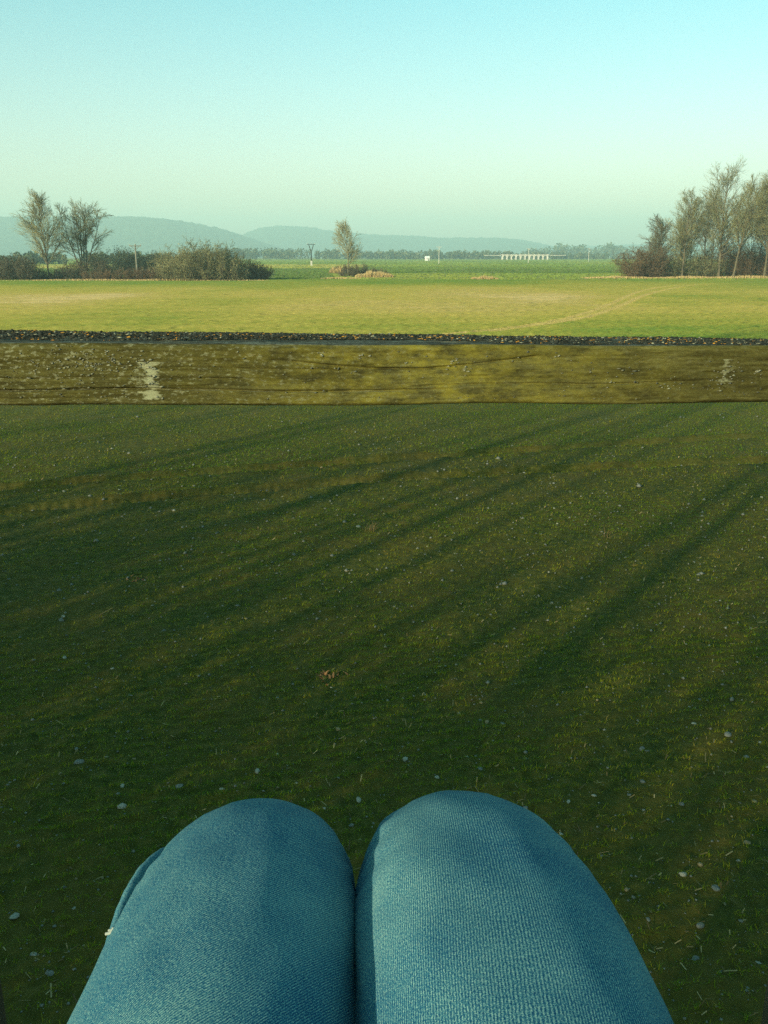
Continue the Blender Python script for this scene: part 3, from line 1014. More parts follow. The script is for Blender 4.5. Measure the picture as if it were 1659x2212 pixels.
def bridge():
    Y = 930.0
    xl = ray(1085, 555).x * Y; xr = ray(1182, 555).x * Y
    n = 10
    span = (xr - xl) / n
    ztop = CAM_Z + ray(0, 550).z * Y
    root = empty('arched_bridge', ((xl + xr) / 2, Y, 0), 'long white arched bridge in front of the wooded rise', 'bridge')
    L = xr - xl
    dep = 6.0
    deck_z = ztop
    bm = bmesh.new(); bm_box(bm, Vector((0, 0, deck_z - 0.3)), (L + 3, dep + 0.6, 0.6), bev=0.05)
    bm_obj('deck', bm, M['bridge'], root)
    for sx in (-1, 1):
        bm = bmesh.new(); bm_box(bm, Vector((sx * (L / 2 + 10), 0, deck_z - 0.75)), (17, dep * 0.8, 0.5), bev=0.05)
        bm_obj('approach_span', bm, M['concrete'], root)
    pw = span * 0.27
    for k in range(n + 1):
        x = -L / 2 + k * span
        bm = bmesh.new(); bm_box(bm, Vector((x, 0, (deck_z - 0.6) / 2 - 0.2)), (pw, dep, deck_z - 0.6 + 0.4), bev=0.04)
        bm_obj('pier', bm, M['bridge'], root)
        bm = bmesh.new(); bm_box(bm, Vector((x, -dep / 2 - 0.1, deck_z + 0.25)), (pw * 0.8, 0.5, 0.5), bev=0.04)
        bm_obj('parapet_post', bm, M['bridge'], root)
    for k in range(n):
        xa = -L / 2 + k * span + pw / 2; xb = xa + span - pw
        r = (xb - xa) / 2; cx = (xa + xb) / 2
        zt = deck_z - 0.6
        rise = min(r * 1.2, zt * 0.55)
        bm = bmesh.new()
        m = 10
        prev = None
        for s in range(m + 1):
            a = math.pi * s / m
            x = cx - math.cos(a) * r; z = zt - 0.25 - rise + math.sin(a) * rise
            col = [bm.verts.new((x, -dep / 2 + 0.05, z)), bm.verts.new((x, -dep / 2 + 0.05, zt)),
                   bm.verts.new((x, dep / 2 - 0.05, zt)), bm.verts.new((x, dep / 2 - 0.05, z))]
            if prev:
                for q in range(4):
                    q2 = (q + 1) % 4
                    bm.faces.new((prev[q], prev[q2], col[q2], col[q]))
            prev = col
        bm_obj('arch', bm, M['bridge'], root)


bridge()

# ------------------------------------------------------------------ tall trees behind the seat: they throw the striped shade on the near field
fwd = Vector((math.sin(R(SHADOW_AZ)), math.cos(R(SHADOW_AZ)), 0)); rgt = Vector((fwd.y, -fwd.x, 0))
SHADE = []          # u (across the shadow direction), s (along it), height, clear stem, girth
_r = random.Random(12)
u = -1.9
while u > -13.5:
    d = _r.uniform(17, 34)
    SHADE.append((u, -d, (d + 38) * 0.268 + 3.0, 0))
    u -= _r.uniform(0.42, 0.90)
while u > -30:
    d = _r.uniform(20, 30)
    SHADE.append((u, -d, (d + 20) * 0.268, 1))
    u -= _r.uniform(2.2, 3.8)
SHADE += [(3.2, -36, 18, 1), (6.2, -30, 16, 1), (9.5, -34, 17, 1)]


def copy_thing(root, loc, scale, rz):
    r = root.copy(); COL.objects.link(r)
    r.location = loc; r.scale = (scale, scale, scale); r.rotation_euler = (0, 0, rz)
    for ch in root.children:
        c = ch.copy(); COL.objects.link(c); c.parent = r
    return r


_proto = {}
for k, (u, t, h, kind) in enumerate(SHADE):
    p = rgt * u + fwd * t
    key = (kind, k % (5 if kind == 0 else 3))
    if key not in _proto:
        g = (0.09, 0.13, 0.18, 0.11, 0.15)[key[1]]
        _proto[key] = (bare_tree('woodland_tree', 'tall bare tree of the wood behind the seat, outside the picture', (p.x, p.y, 0), h, 200 + k, clear=0.75 if kind == 0 else 0.3,
                                 ang=(22, 48), limb=0.16, lean=(_r.uniform(-0.03, 0.03), _r.uniform(-0.03, 0.03)), taper=0.5, nlimb=16, nsub=5, ntwig=3, up=0.08, rb=g,
                                 twr=0.012, twist=0.035, group='trees of the wood behind the seat'), h)
    else:
        q, h0 = _proto[key]
        copy_thing(q, (p.x, p.y, 0), h / h0, _r.uniform(0, 6.28))
_bush = None  # unseen bushes added to darken the lower part of the near field
for k, (u, t, h) in enumerate(((-3.2, -9.6, 6.0), (-0.9, -8.6, 5.3), (0.9, -8.9, 5.3), (-5.2, -9.0, 6.4), (-7.4, -9.8, 6.0), (-9.8, -9.3, 6.3), (-12.2, -9.7, 6.0))):
    p = rgt * u + fwd * t
    if _bush is None:
        _bush = shrub('shade_bush', 'leafless bush added behind the seat to shade the near field, outside the picture', (p.x, p.y, 0), 3.6, h, 2.8, 240, 100, 'twig', 16, 6, 0.014,
                      group='added shade bushes behind the seat')
    else:
        copy_thing(_bush, (p.x, p.y, 0), h / 6.0, _r.uniform(0, 6.28))


# ------------------------------------------------------------------ the lookout seat
def mat_rail():
    m, nt = new_mat('weathered_rail')
    v = obj_coords(nt)
    grain = noise(nt, mapping(nt, v, (7, 80, 110)), 1.3, 8, 0.75)
    fine = noise(nt, mapping(nt, v, (190, 500, 620)), 1.0, 5, 0.75)
    lines = noise(nt, mapping(nt, v, (4, 260, 330)), 1.0, 4, 0.6)
    blot = noise(nt, mapping(nt, v, (38, 70, 85)), 1.0, 7, 0.72)
    broad = noise(nt, mapping(nt, v, (5, 10, 14)), 1.0, 3, 0.5)
    speck = noise(nt, mapping(nt, v, (210, 330, 380)), 1.0, 4, 0.65)
    base_f = math_n(nt, 'ADD', math_n(nt, 'ADD', math_n(nt, 'MULTIPLY', grain, 0.30), math_n(nt, 'MULTIPLY', lines, 0.28)), math_n(nt, 'ADD', math_n(nt, 'MULTIPLY', fine, 0.35), math_n(nt, 'MULTIPLY', broad, 0.22)))
    col = ramp(nt, base_f, [(0.42, (0.014, 0.011, 0.004)), (0.54, (0.040, 0.037, 0.010)), (0.64, (0.078, 0.073, 0.024)), (0.76, (0.155, 0.148, 0.068))])
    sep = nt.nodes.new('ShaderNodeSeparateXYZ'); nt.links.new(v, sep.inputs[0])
    # yellow-olive blotches, thickest in the right middle
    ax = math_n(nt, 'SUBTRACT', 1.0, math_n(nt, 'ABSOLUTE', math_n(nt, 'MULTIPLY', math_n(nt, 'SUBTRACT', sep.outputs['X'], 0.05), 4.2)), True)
    blotch = math_n(nt, 'MULTIPLY', ramp(nt, blot, [(0.40, (0, 0, 0)), (0.66, (1, 1, 1))]), math_n(nt, 'ADD', math_n(nt, 'MULTIPLY', ax, 0.75), 0.15), True)
    col = mixc(nt, blotch, col, (0.19, 0.165, 0.022))
    pale = ramp(nt, math_n(nt, 'ADD', math_n(nt, 'MULTIPLY', speck, 0.78), math_n(nt, 'MULTIPLY', blot, 0.22)), [(0.54, (0, 0, 0)), (0.62, (1, 1, 1))])
    lx = math_n(nt, 'MULTIPLY', math_n(nt, 'SUBTRACT', 0.12, sep.outputs['X']), 2.6, True)
    col = mixc(nt, math_n(nt, 'MULTIPLY', math_n(nt, 'MULTIPLY', pale, 0.6), math_n(nt, 'ADD', lx, 0.22), True), col, (0.20, 0.205, 0.125))
    # worn pale marks at the two nail lines, broken up across the grain
    def mark(cx, w, amt, lo, zlo, zhi, col):
        d = math_n(nt, 'SUBTRACT', 1.0, math_n(nt, 'ABSOLUTE', math_n(nt, 'MULTIPLY', math_n(nt, 'SUBTRACT', sep.outputs['X'], cx), 1.0 / w)), True)
        bands = noise(nt, mapping(nt, v, (30, 90, 150)), 1.0, 3, 0.6)
        bits = noise(nt, mapping(nt, v, (120, 200, 260)), 1.0, 4, 0.7)
        k = math_n(nt, 'ADD', math_n(nt, 'MULTIPLY', bands, 0.55), math_n(nt, 'MULTIPLY', bits, 0.45))
        k = math_n(nt, 'ADD', k, math_n(nt, 'MULTIPLY', d, 0.24))
        k = ramp(nt, k, [(lo, (0, 0, 0)), (lo + 0.07, (1, 1, 1))])
        zz = math_n(nt, 'MULTIPLY', math_n(nt, 'GREATER_THAN', sep.outputs['Z'], zlo), math_n(nt, 'LESS_THAN', sep.outputs['Z'], zhi))
        k = math_n(nt, 'MULTIPLY', k, zz)
        k = math_n(nt, 'MULTIPLY', k, math_n(nt, 'MULTIPLY', math_n(nt, 'GREATER_THAN', d, 0.01), amt))
        return mixc(nt, k, col, (0.30, 0.31, 0.19))
    _b = at_depth(829, 874, 0.80).z; _t = at_depth(829, 744, 0.80).z
    col = mark(-0.207, 0.019, 0.65, 0.655, _b + 0.06 * (_t - _b), _b + 0.74 * (_t - _b), col)
    col = mark(0.314, 0.016, 0.45, 0.68, _b + 0.30 * (_t - _b), _b + 0.72 * (_t - _b), col)
    # upper side weathered grey, with sky reflection painted in as its paler tone
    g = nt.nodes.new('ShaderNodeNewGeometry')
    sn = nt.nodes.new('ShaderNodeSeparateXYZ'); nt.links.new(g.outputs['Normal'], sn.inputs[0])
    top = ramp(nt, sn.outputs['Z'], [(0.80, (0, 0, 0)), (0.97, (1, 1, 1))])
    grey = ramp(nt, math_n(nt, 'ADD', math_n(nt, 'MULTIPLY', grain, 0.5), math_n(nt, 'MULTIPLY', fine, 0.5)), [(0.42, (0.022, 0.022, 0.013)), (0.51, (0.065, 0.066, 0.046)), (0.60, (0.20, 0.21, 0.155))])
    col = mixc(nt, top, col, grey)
    h = math_n(nt, 'ADD', math_n(nt, 'MULTIPLY', grain, 0.8), math_n(nt, 'MULTIPLY', fine, 0.9))
    finish(nt, col, 0.9, h, 0.0014, 0.6, 0.12)
    return m


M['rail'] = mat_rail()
M['lichen'] = mat_tinted('lichen', [(0.0, (0.014, 0.016, 0.012)), (0.40, (0.040, 0.044, 0.034)), (0.55, (0.09, 0.095, 0.072)), (0.78, (0.31, 0.31, 0.21)),
                                    (0.80, (0.28, 0.13, 0.02)), (1.0, (0.42, 0.22, 0.035))], 0.95)
M['timber'] = mat_simple('stand_timber', (0.05, 0.042, 0.024), (0.14, 0.115, 0.065), 5.0, 0.9, 0.004, (1, 1, 0.15))

stand = empty('lookout_seat', (0, 0.1, 0), 'weathered wooden lookout seat whose lichen covered front rail crosses the view', 'lookout seat')
RAIL_Y = 0.80        # the face towards the sitter, in the middle
RAIL_YAW = -0.045


def to_local(p):
    return Vector(p) - Vector((0, 0.1, 0))


def build_rail():
    rng = np.random.default_rng(3)
    # cross-section heights measured from the photograph: near top edge, near bottom edge, far top edge
    half = 0.66
    nx = 420
    xs = np.linspace(-half, half, nx)
    yn = RAIL_Y + 0.06 * xs                                   # slightly skew to the view
    wavy = (fbm(xs * 7, xs * 0, 71, 3) - 0.5) * 0.004
    wavy2 = (fbm(xs * 11, xs * 0 + 5, 73, 4) - 0.5) * 0.003

    def zat(pyL, pyR, yy):
        px = np.array([829 + x / yy_ * 1916 for x, yy_ in zip(xs, yy)])
        py = np.interp(px, [0, 1659], [pyL, pyR])
        return CAM_Z + np.array([ray(829, q).z for q in py]) * yy
    zt = zat(741, 747, yn) + wavy2 * 0.6; zb = zat(877, 871, yn) + wavy2
    yf = yn + 0.155 - 0.03 * np.clip((xs + half) / (2 * half), 0, 1)
    zf = zat(714, 732, yf) + wavy
    # ring of the section: bottom near -> up the face -> rounded arris -> top -> far edge -> back -> bottom
    nface, ntop = 72, 24
    prof = []
    for k in range(nface + 1): prof.append(('f', k / nface))
    for k in range(1, ntop + 1): prof.append(('t', k / ntop))
    V = []
    for kind, t in prof:
        if kind == 'f':
            y = yn.copy(); z = zb + (zt - zb) * t
            if t > 0.9: y = y + ((t - 0.9) / 0.1) ** 2 * 0.004
            if t < 0.06: y = y + (1 - t / 0.06) ** 2 * 0.003
            wob = (fbm(xs * 9, z * 120, 4, 4) - 0.5) * 0.0035 + (fbm(xs * 60, z * 420, 6, 3) - 0.5) * 0.0016
            y = y + wob
        else:
            y = yn + 0.004 + (yf - yn - 0.004) * t; z = zt + (zf - zt) * t - 0.001
            z = z + (fbm(xs * 30, y * 60, 9, 4) - 0.5) * 0.005 * min(1, t * 4)
            if t > 0.94: z = z - ((t - 0.94) / 0.06) ** 2 * 0.006
        V.append(np.stack([xs, y, z], 1))
    V.append(np.stack([xs, yf + 0.002, zf - 0.030], 1))
    V.append(np.stack([xs, yf - 0.004, zb + 0.004 + 0 * xs], 1))
    V = np.array(V)                                           # (section, nx, 3)
    # cracks: thin grooves that follow the grain on the face
    Z = V[..., 2]; X = V[..., 0]
    for (xa, xb, f0, f1, w, d) in ((-0.65, 0.06, 0.27, 0.25, 0.0008, 0.0045), (-0.62, -0.12, 0.45, 0.44, 0.0007, 0.0018), (0.02, 0.30, 0.30, 0.40, 0.0008, 0.0022),
                                   (-0.20, 0.05, 0.62, 0.60, 0.0007, 0.0014)):
        t = np.clip((X - xa) / (xb - xa), 0, 1)
        zc = zb[None] + (zt - zb)[None] * (f0 + (f1 - f0) * t + 0.012 * np.sin(X * 23))
        ins = (X > xa) & (X < xb)
        g = np.exp(-((Z - zc) / w) ** 2) * ins * np.sin(np.clip(t, 0, 1) * math.pi) ** 0.3
        g[nface + 1:] = 0
        V[..., 1] += g * d
    # the sweep of grain round a knot
    t = np.clip((X + 0.10) / 0.24, 0, 1)
    zc = zb[None] + (zt - zb)[None] * (0.76 - 0.16 * np.sin(t * math.pi * 0.9) + 0.22 * np.clip(t - 0.55, 0, 1))
    g = np.exp(-((Z - zc) / 0.0010) ** 2) * (X > -0.10) * (X < 0.14)
    g[nface + 1:] = 0
    V[..., 1] += g * 0.0025
    ns = V.shape[0]
    T = []
    i = np.arange(ns)[:, None]; j = np.arange(nx - 1)[None, :]
    i2 = (i + 1) % ns
    T = np.stack([(i * nx + j).ravel(), (i * nx + j + 1).ravel(), (i2 * nx + j + 1).ravel(), (i2 * nx + j).ravel()], 1)
    P = V.reshape(-1, 3) - np.array([0, 0.1, 0])
    me = np_mesh('front_rail', P, T, smooth=True)
    bm = bmesh.new(); bm.from_mesh(me); bm.verts.ensure_lookup_table()
    bm.faces.new([bm.verts[k * nx] for k in range(ns)]); bm.faces.new([bm.verts[k * nx + nx - 1] for k in range(ns)][::-1])
    bmesh.ops.recalc_face_normals(bm, faces=bm.faces)
    bm.to_mesh(me); bm.free()
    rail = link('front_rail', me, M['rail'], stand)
    rail['label'] = 'thick weathered brown plank with lichen on top'

    # lichen: flattened lumps on the top, flakes on the face
    Vs, Ts, As, off = [], [], [], 0
    bv = np.array([(-1, -0.2, 0), (0.1, -1, 0.1), (1, 0.1, 0), (0, 0.9, 0.05), (0.1, 0.05, 0.9), (0, 0, -0.6)], dtype=float)
    bt = np.array([(0, 1, 4), (1, 2, 4), (2, 3, 4), (3, 0, 4), (1, 0, 5), (2, 1, 5), (3, 2, 5), (0, 3, 5)])

    def lumps(c, sz, flat_axis, tint):
        nonlocal off
        n = len(c)
        jit = 1 + rng.normal(0, 0.33, (n, len(bv), 1))
        s = sz[:, None, :]
        v = c[:, None, :] + bv[None] * s * jit
        Vs.append(v.reshape(-1, 3)); Ts.append((np.arange(n)[:, None, None] * len(bv) + bt[None]).reshape(-1, 3) + off)
        As.append(np.repeat(tint, len(bv))); off += n * len(bv)

    # top: crowded crust near the far edge, thinner towards the near edge
    n = 48000
    x = rng.uniform(-0.64, 0.64, n)
    t = np.where(rng.random(n) < 0.62, 1 - np.abs(rng.normal(0, 0.24, n)), rng.uniform(0.0, 1, n))
    t = np.clip(t, 0.02 + 0.40 * fbm(x * 8, x * 0, 5, 4) * (0.6 + 0.8 * (x < 0.1)), 1.0)
    cov = fbm(x * 9, t * 2, 14, 4)
    keep = rng.random(n) < np.clip(0.2 + 2.2 * (cov - 0.30), 0.05, 1)
    x, t, cov = x[keep], t[keep], cov[keep]; n = len(x)
    f = (x + half) / (2 * half) * (nx - 1)
    yn_, yf_, zt_, zf_ = (np.interp(f, np.arange(nx), a) for a in (yn, yf, zt, zf))
    y = yn_ + (yf_ - yn_) * t; z = zt_ + (zf_ - zt_) * t
    s = np.minimum(rng.lognormal(math.log(0.00070), 0.50, n), 0.0013)
    tint = np.clip(rng.beta(1.3, 2.6, n) * 0.64, 0, 0.78)
    orange = (rng.random(n) < 0.035 * (1 + 2 * (vnoise(x * 22, t * 3, 9) > 0.6)))
    tint = np.where(orange, rng.uniform(0.82, 1, n), tint)
    white = rng.random(n) < 0.045
    tint = np.where(white, 0.74, tint)
    lumps(np.stack([x, y - 0.1, z + s * 0.35], 1), np.stack([s * rng.uniform(1, 2.4, n), s * rng.uniform(1, 1.8, n), s * rng.uniform(0.35, 0.9, n)], 1), 2, tint)
    # pale crust clumps standing up on the far edge
    n = 600
    x = rng.uniform(-0.64, 0.64, n)
    x = np.concatenate([x, rng.normal(-0.17, 0.05, 160), rng.normal(0.22, 0.06, 300)]); n = len(x)
    f = (x + half) / (2 * half) * (nx - 1)
    y = np.interp(f, np.arange(nx), yf) - rng.uniform(0.004, 0.05, n); z = np.interp(f, np.arange(nx), zf)
    s = np.minimum(rng.lognormal(math.log(0.0010), 0.35, n), 0.0018)
    lumps(np.stack([x, y - 0.1, z + s * 0.3], 1), np.stack([s * 1.4, s * 1.2, s], 1), 2,
          np.where(rng.random(n) < 0.16, rng.uniform(0.82, 1, n), rng.uniform(0.2, 0.72, n)))

    def face_flakes(fx, fz, s, tint, cap=0.0010):
        f = (fx + half) / (2 * half) * (nx - 1)
        yy = np.interp(f, np.arange(nx), yn); z0 = np.interp(f, np.arange(nx), zb); z1 = np.interp(f, np.arange(nx), zt)
        z = z0 + (z1 - z0) * fz
        yy = yy + (fbm(fx * 9, z * 120, 4, 4) - 0.5) * 0.0035 + (fbm(fx * 60, z * 420, 6, 3) - 0.5) * 0.0016
        m = len(fx)
        s = np.minimum(s, cap)
        lumps(np.stack([fx, yy - 0.1 - 0.0004, z], 1), np.stack([s * rng.uniform(0.8, 2.0, m), np.full(m, 0.00035), s * rng.uniform(0.6, 1.3, m)], 1), 1, tint)
    # the pale smear at the left nail line and the fainter one on the right
    n = 22
    bandz = rng.choice([0.15, 0.33, 0.36, 0.47, 0.60, 0.70], n) + rng.normal(0, 0.022, n)
    face_flakes(-0.208 + rng.normal(0, 0.006, n) + (0.5 - bandz) * 0.012, np.clip(bandz, 0.06, 0.85), rng.lognormal(math.log(0.0016), 0.5, n), rng.uniform(0.60, 0.72, n), 0.0016)
    n = 24
    face_flakes(0.315 + rng.normal(0, 0.008, n), np.clip(rng.choice([0.38, 0.48, 0.58, 0.66], n) + rng.normal(0, 0.03, n), 0.1, 0.9), rng.lognormal(math.log(0.0008), 0.4, n), rng.uniform(0.54, 0.68, n))
    # scattered pale flakes
    n = 1500
    fx = rng.uniform(-0.62, 0.62, n); fz = rng.uniform(0.08, 0.92, n)
    k = rng.random(n) < np.clip(3 * (fbm(fx * 14, fz * 5, 55, 3) - 0.42), 0.05, 1)
    fx, fz = fx[k], fz[k]; n = len(fx)
    face_flakes(fx, fz, rng.lognormal(math.log(0.0006), 0.45, n), rng.uniform(0.48, 0.66, n))
    n = 170
    face_flakes(rng.normal(-0.26, 0.03, n), np.clip(rng.normal(0.68, 0.12, n), 0.2, 0.95), rng.lognormal(math.log(0.0008), 0.4, n), rng.uniform(0.54, 0.72, n))
    for fx, fz in ((-0.055, 0.86), (0.024, 0.70), (0.06, 0.66), (0.065, 0.72), (0.075, 0.60), (-0.02, 0.80), (0.155, 0.82), (0.345, 0.55), (0.21, 0.40), (0.26, 0.30)):
        m = 5
        face_flakes(fx + rng.normal(0, 0.003, m), fz + rng.normal(0, 0.03, m), rng.lognormal(math.log(0.0010), 0.3, m), rng.uniform(0.60, 0.74, m))
    me = np_mesh('lichen', np.concatenate(Vs), np.concatenate(Ts), {'tint': np.concatenate(As)})
    tag(link('lichen', me, M['lichen'], rail), 'grey, white and orange lichen crust on the rail', kind='stuff')
    return zt[nx // 2]


RAIL_TOP = build_rail()


def beam(name, p0, p1, w, h, parent=stand):
    p0, p1 = to_local(p0), to_local(p1)
    d = p1 - p0
    bm = bmesh.new()
    q = d.to_track_quat('Z', 'X' if abs(d.normalized().z) > 0.9 else 'Y').to_matrix().to_4x4()
    bm_box(bm, (p0 + p1) / 2, (w, h, d.length), q, bev=0.006)
    return bm_obj(name, bm, M['timber'], parent)


SEAT_Z = CAM_Z - 0.583
for sx in (-1, 1):
    beam('post', (sx * 0.62, 1.03, -0.05), (sx * 0.62, 1.03, RAIL_TOP - 0.075), 0.10, 0.10)
    beam('post', (sx * 0.62, -0.42, -0.05), (sx * 0.62, -0.42, CAM_Z - 0.60), 0.10, 0.10)
    beam('side_rail', (sx * 0.715, -0.48, CAM_Z - 0.72), (sx * 0.715, 1.10, CAM_Z - 0.72), 0.08, 0.08)
    beam('cross_brace', (sx * 0.69, -0.42, 0.4), (sx * 0.69, 1.03, 2.2), 0.035, 0.08)
beam('foot_bar', (-0.70, 0.655, CAM_Z - 1.10), (0.70, 0.655, CAM_Z - 1.10), 0.30, 0.05)
beam('seat_bearer', (-0.70, -0.14, SEAT_Z - 0.085), (0.70, -0.14, SEAT_Z - 0.085), 0.08, 0.10)
beam('seat_board', (-0.69, -0.155, SEAT_Z - 0.018), (0.69, -0.155, SEAT_Z - 0.018), 0.16, 0.036)
beam('seat_board', (-0.69, 0.015, SEAT_Z - 0.018), (0.69, 0.015, SEAT_Z - 0.018), 0.16, 0.036)


# ------------------------------------------------------------------ the sitter
def mat_denim():
    m, nt = new_mat('blue_denim')
    uvn = nt.nodes.new('ShaderNodeTexCoord').outputs['UV']
    # uv is in metres: x across the twill ribs, y along them
    wob = noise(nt, uvn, 120, 2, 0.5)
    sep = nt.nodes.new('ShaderNodeSeparateXYZ'); nt.links.new(uvn, sep.inputs[0])
    ph = math_n(nt, 'ADD', math_n(nt, 'MULTIPLY', sep.outputs['X'], 2 * math.pi / 0.0015), math_n(nt, 'MULTIPLY', wob, 4.0))
    rib = math_n(nt, 'ADD', math_n(nt, 'MULTIPLY', math_n(nt, 'SINE', ph), 0.5), 0.5)
    slub = noise(nt, mapping(nt, uvn, (1300, 420, 1)), 1.0, 3, 0.8)
    speck = noise(nt, mapping(nt, uvn, (1500, 1300, 1)), 1.0, 2, 0.8)
    wear = noise(nt, mapping(nt, uvn, (10, 8, 1)), 1.0, 5, 0.6)
    f = math_n(nt, 'ADD', math_n(nt, 'MULTIPLY', rib, 0.14), math_n(nt, 'ADD', math_n(nt, 'MULTIPLY', slub, 0.70), math_n(nt, 'MULTIPLY', speck, 0.86)))
    f = math_n(nt, 'ADD', f, math_n(nt, 'MULTIPLY', math_n(nt, 'SUBTRACT', wear, 0.5), 0.30))
    col = ramp(nt, f, [(0.60, (0.002, 0.028, 0.085)), (0.78, (0.010, 0.082, 0.162)), (0.90, (0.060, 0.205, 0.235)), (1.0, (0.28, 0.44, 0.38))])
    finish(nt, col, 0.9, math_n(nt, 'ADD', math_n(nt, 'MULTIPLY', rib, 0.4), slub), 0.0003, 0.25, 0.10)
    return m


M['denim'] = mat_denim()
M['jacket'] = mat_simple('olive_jacket', (0.03, 0.035, 0.02), (0.055, 0.06, 0.035), 40, 0.9, 0.002)
M['skin'] = mat_simple('skin', (0.45, 0.27, 0.19), (0.52, 0.32, 0.23), 20, 0.55, 0.0)
M['hair'] = mat_simple('brown_hair', (0.03, 0.02, 0.012), (0.06, 0.04, 0.022), 60, 0.6, 0.002)
M['shoe'] = mat_simple('brown_leather', (0.05, 0.03, 0.018), (0.09, 0.055, 0.03), 30, 0.6, 0.002)
M['thread'] = mat_simple('pale_thread', (0.20, 0.24, 0.22), (0.32, 0.35, 0.31), 80, 0.9, 0.001)

person = empty('person', (0, 0, SEAT_Z), 'seated person in blue jeans, only the two knees and thighs in view', 'person')
PO = Vector((0, 0, SEAT_Z))


def smooth_path(P, n):
    P = np.array(P, dtype=float)
    Pm = np.vstack([2 * P[0] - P[1], P, 2 * P[-1] - P[-2]])
    t = np.linspace(0, len(P) - 1 - 1e-6, n)
    i = t.astype(int); f = (t - i)[:, None]
    p0, p1, p2, p3 = Pm[i], Pm[i + 1], Pm[i + 2], Pm[i + 3]
    return 0.5 * ((2 * p1) + (-p0 + p2) * f + (2 * p0 - 5 * p1 + 4 * p2 - p3) * f ** 2 + (-p0 + 3 * p1 - 3 * p2 + p3) * f ** 3)


def leg_loft(keys, side, seed):
    """keys: x, y, z (relative to the camera), half width, half height"""
    n, m = 170, 72
    S = smooth_path(keys, n)
    C = S[:, :3]; W = S[:, 3]; Hh = S[:, 4]
    d = np.gradient(C, axis=0); d = unit(d)
    right = unit(np.cross(d, np.array([0, 0.35, 1.0]) if False else np.cross(np.array([1.0, 0, 0]), d)))
    right = unit(np.tile(np.array([1.0, 0, 0]), (n, 1)) - (d[:, :1]) * d)
    up = np.cross(right, d)
    a = np.linspace(0, 2 * math.pi, m, endpoint=False)
    ca, sa = np.cos(a), np.sin(a)
    sq = 2.25
    ex = np.sign(ca) * np.abs(ca) ** (2 / sq); ey = np.sign(sa) * np.abs(sa) ** (2 / sq)
    arc = np.concatenate([[0], np.cumsum(np.linalg.norm(np.diff(C, axis=0), axis=1))])
    # soft cloth unevenness
    A, L = np.meshgrid(a, arc)
    nz = (fbm(np.cos(A) * 2 + 7 + seed, L * 7 + np.sin(A) * 2, seed, 3) - 0.5) * 0.010
    knee = arc[np.argmin(np.abs(C[:, 1] - 0.60) + (C[:, 2] < -0.56))]
    nz = nz + 0.0022 * np.sin(L * 2 * math.pi / 0.030 + 9 * fbm(L * 9, np.sin(A) * 3 + 5, seed + 2, 2)) * np.abs(np.cos(A)) ** 3 * np.exp(-((L - knee - 0.02) / 0.07) ** 2)
    V = C[:, None, :] + right[:, None, :] * (ex[None, :] * (W[:, None] + nz))[..., None] + up[:, None, :] * (ey[None, :] * (Hh[:, None] + nz))[..., None]
    V = V + np.array([0, 0, CAM_Z]) - np.array(PO)
    uu = A * 0.088 * (1 if side > 0 else -1)
    UV = np.stack([uu, L], -1)
    # duplicate the seam column so the cloth pattern does not smear
    V = np.concatenate([V, V[:, :1]], 1); UV = np.concatenate([UV, UV[:, :1] + np.array([2 * math.pi * 0.088 * (1 if side > 0 else -1), 0])], 1)
    mm = m + 1
    i = np.arange(n - 1)[:, None] * mm; j = np.arange(m)[None, :]
    T = np.stack([(i + j).ravel(), (i + j + 1).ravel(), (i + mm + j + 1).ravel(), (i + mm + j).ravel()], 1)
    # turn the cloth so that the twill runs as it does on each leg
    c, q = (0.77, -0.64) if side < 0 else (1.0, 0.06)
    UV = np.stack([UV[..., 0] * c + UV[..., 1] * q, -UV[..., 0] * q + UV[..., 1] * c], -1)
    return V.reshape(-1, 3), T, UV.reshape(-1, 2)


LEFT = [(-0.0780, -0.100, -0.470, 0.1065, 0.105), (-0.0920, 0.100, -0.478, 0.1015, 0.100), (-0.1000, 0.300, -0.480, 0.0965, 0.094), (-0.1040, 0.440, -0.482, 0.0930, 0.088),
        (-0.1045, 0.530, -0.485, 0.0900, 0.080), (-0.1045, 0.600, -0.497, 0.0805, 0.074), (-0.1045, 0.650, -0.532, 0.0695, 0.069), (-0.1050, 0.673, -0.600, 0.0655, 0.066),
        (-0.1060, 0.672, -0.700, 0.0645, 0.065), (-0.1060, 0.666, -0.820, 0.0615, 0.062), (-0.1060, 0.660, -0.980, 0.0595, 0.058), (-0.1060, 0.655, -1.030, 0.0615, 0.060)]
RIGHT = [(0.0790, -0.100, -0.470, 0.1065, 0.105), (0.0850, 0.100, -0.476, 0.1035, 0.100), (0.0830, 0.300, -0.476, 0.1015, 0.096), (0.0785, 0.440, -0.476, 0.0990, 0.090),
         (0.0720, 0.530, -0.478, 0.0940, 0.082), (0.0660, 0.600, -0.489, 0.0835, 0.075), (0.0640, 0.653, -0.522, 0.0715, 0.070), (0.0640, 0.677, -0.590, 0.0665, 0.067),
         (0.0670, 0.676, -0.700, 0.0655, 0.066), (0.0730, 0.668, -0.820, 0.0625, 0.063), (0.0780, 0.660, -0.980, 0.0595, 0.058), (0.0780, 0.655, -1.030, 0.0615, 0.060)]


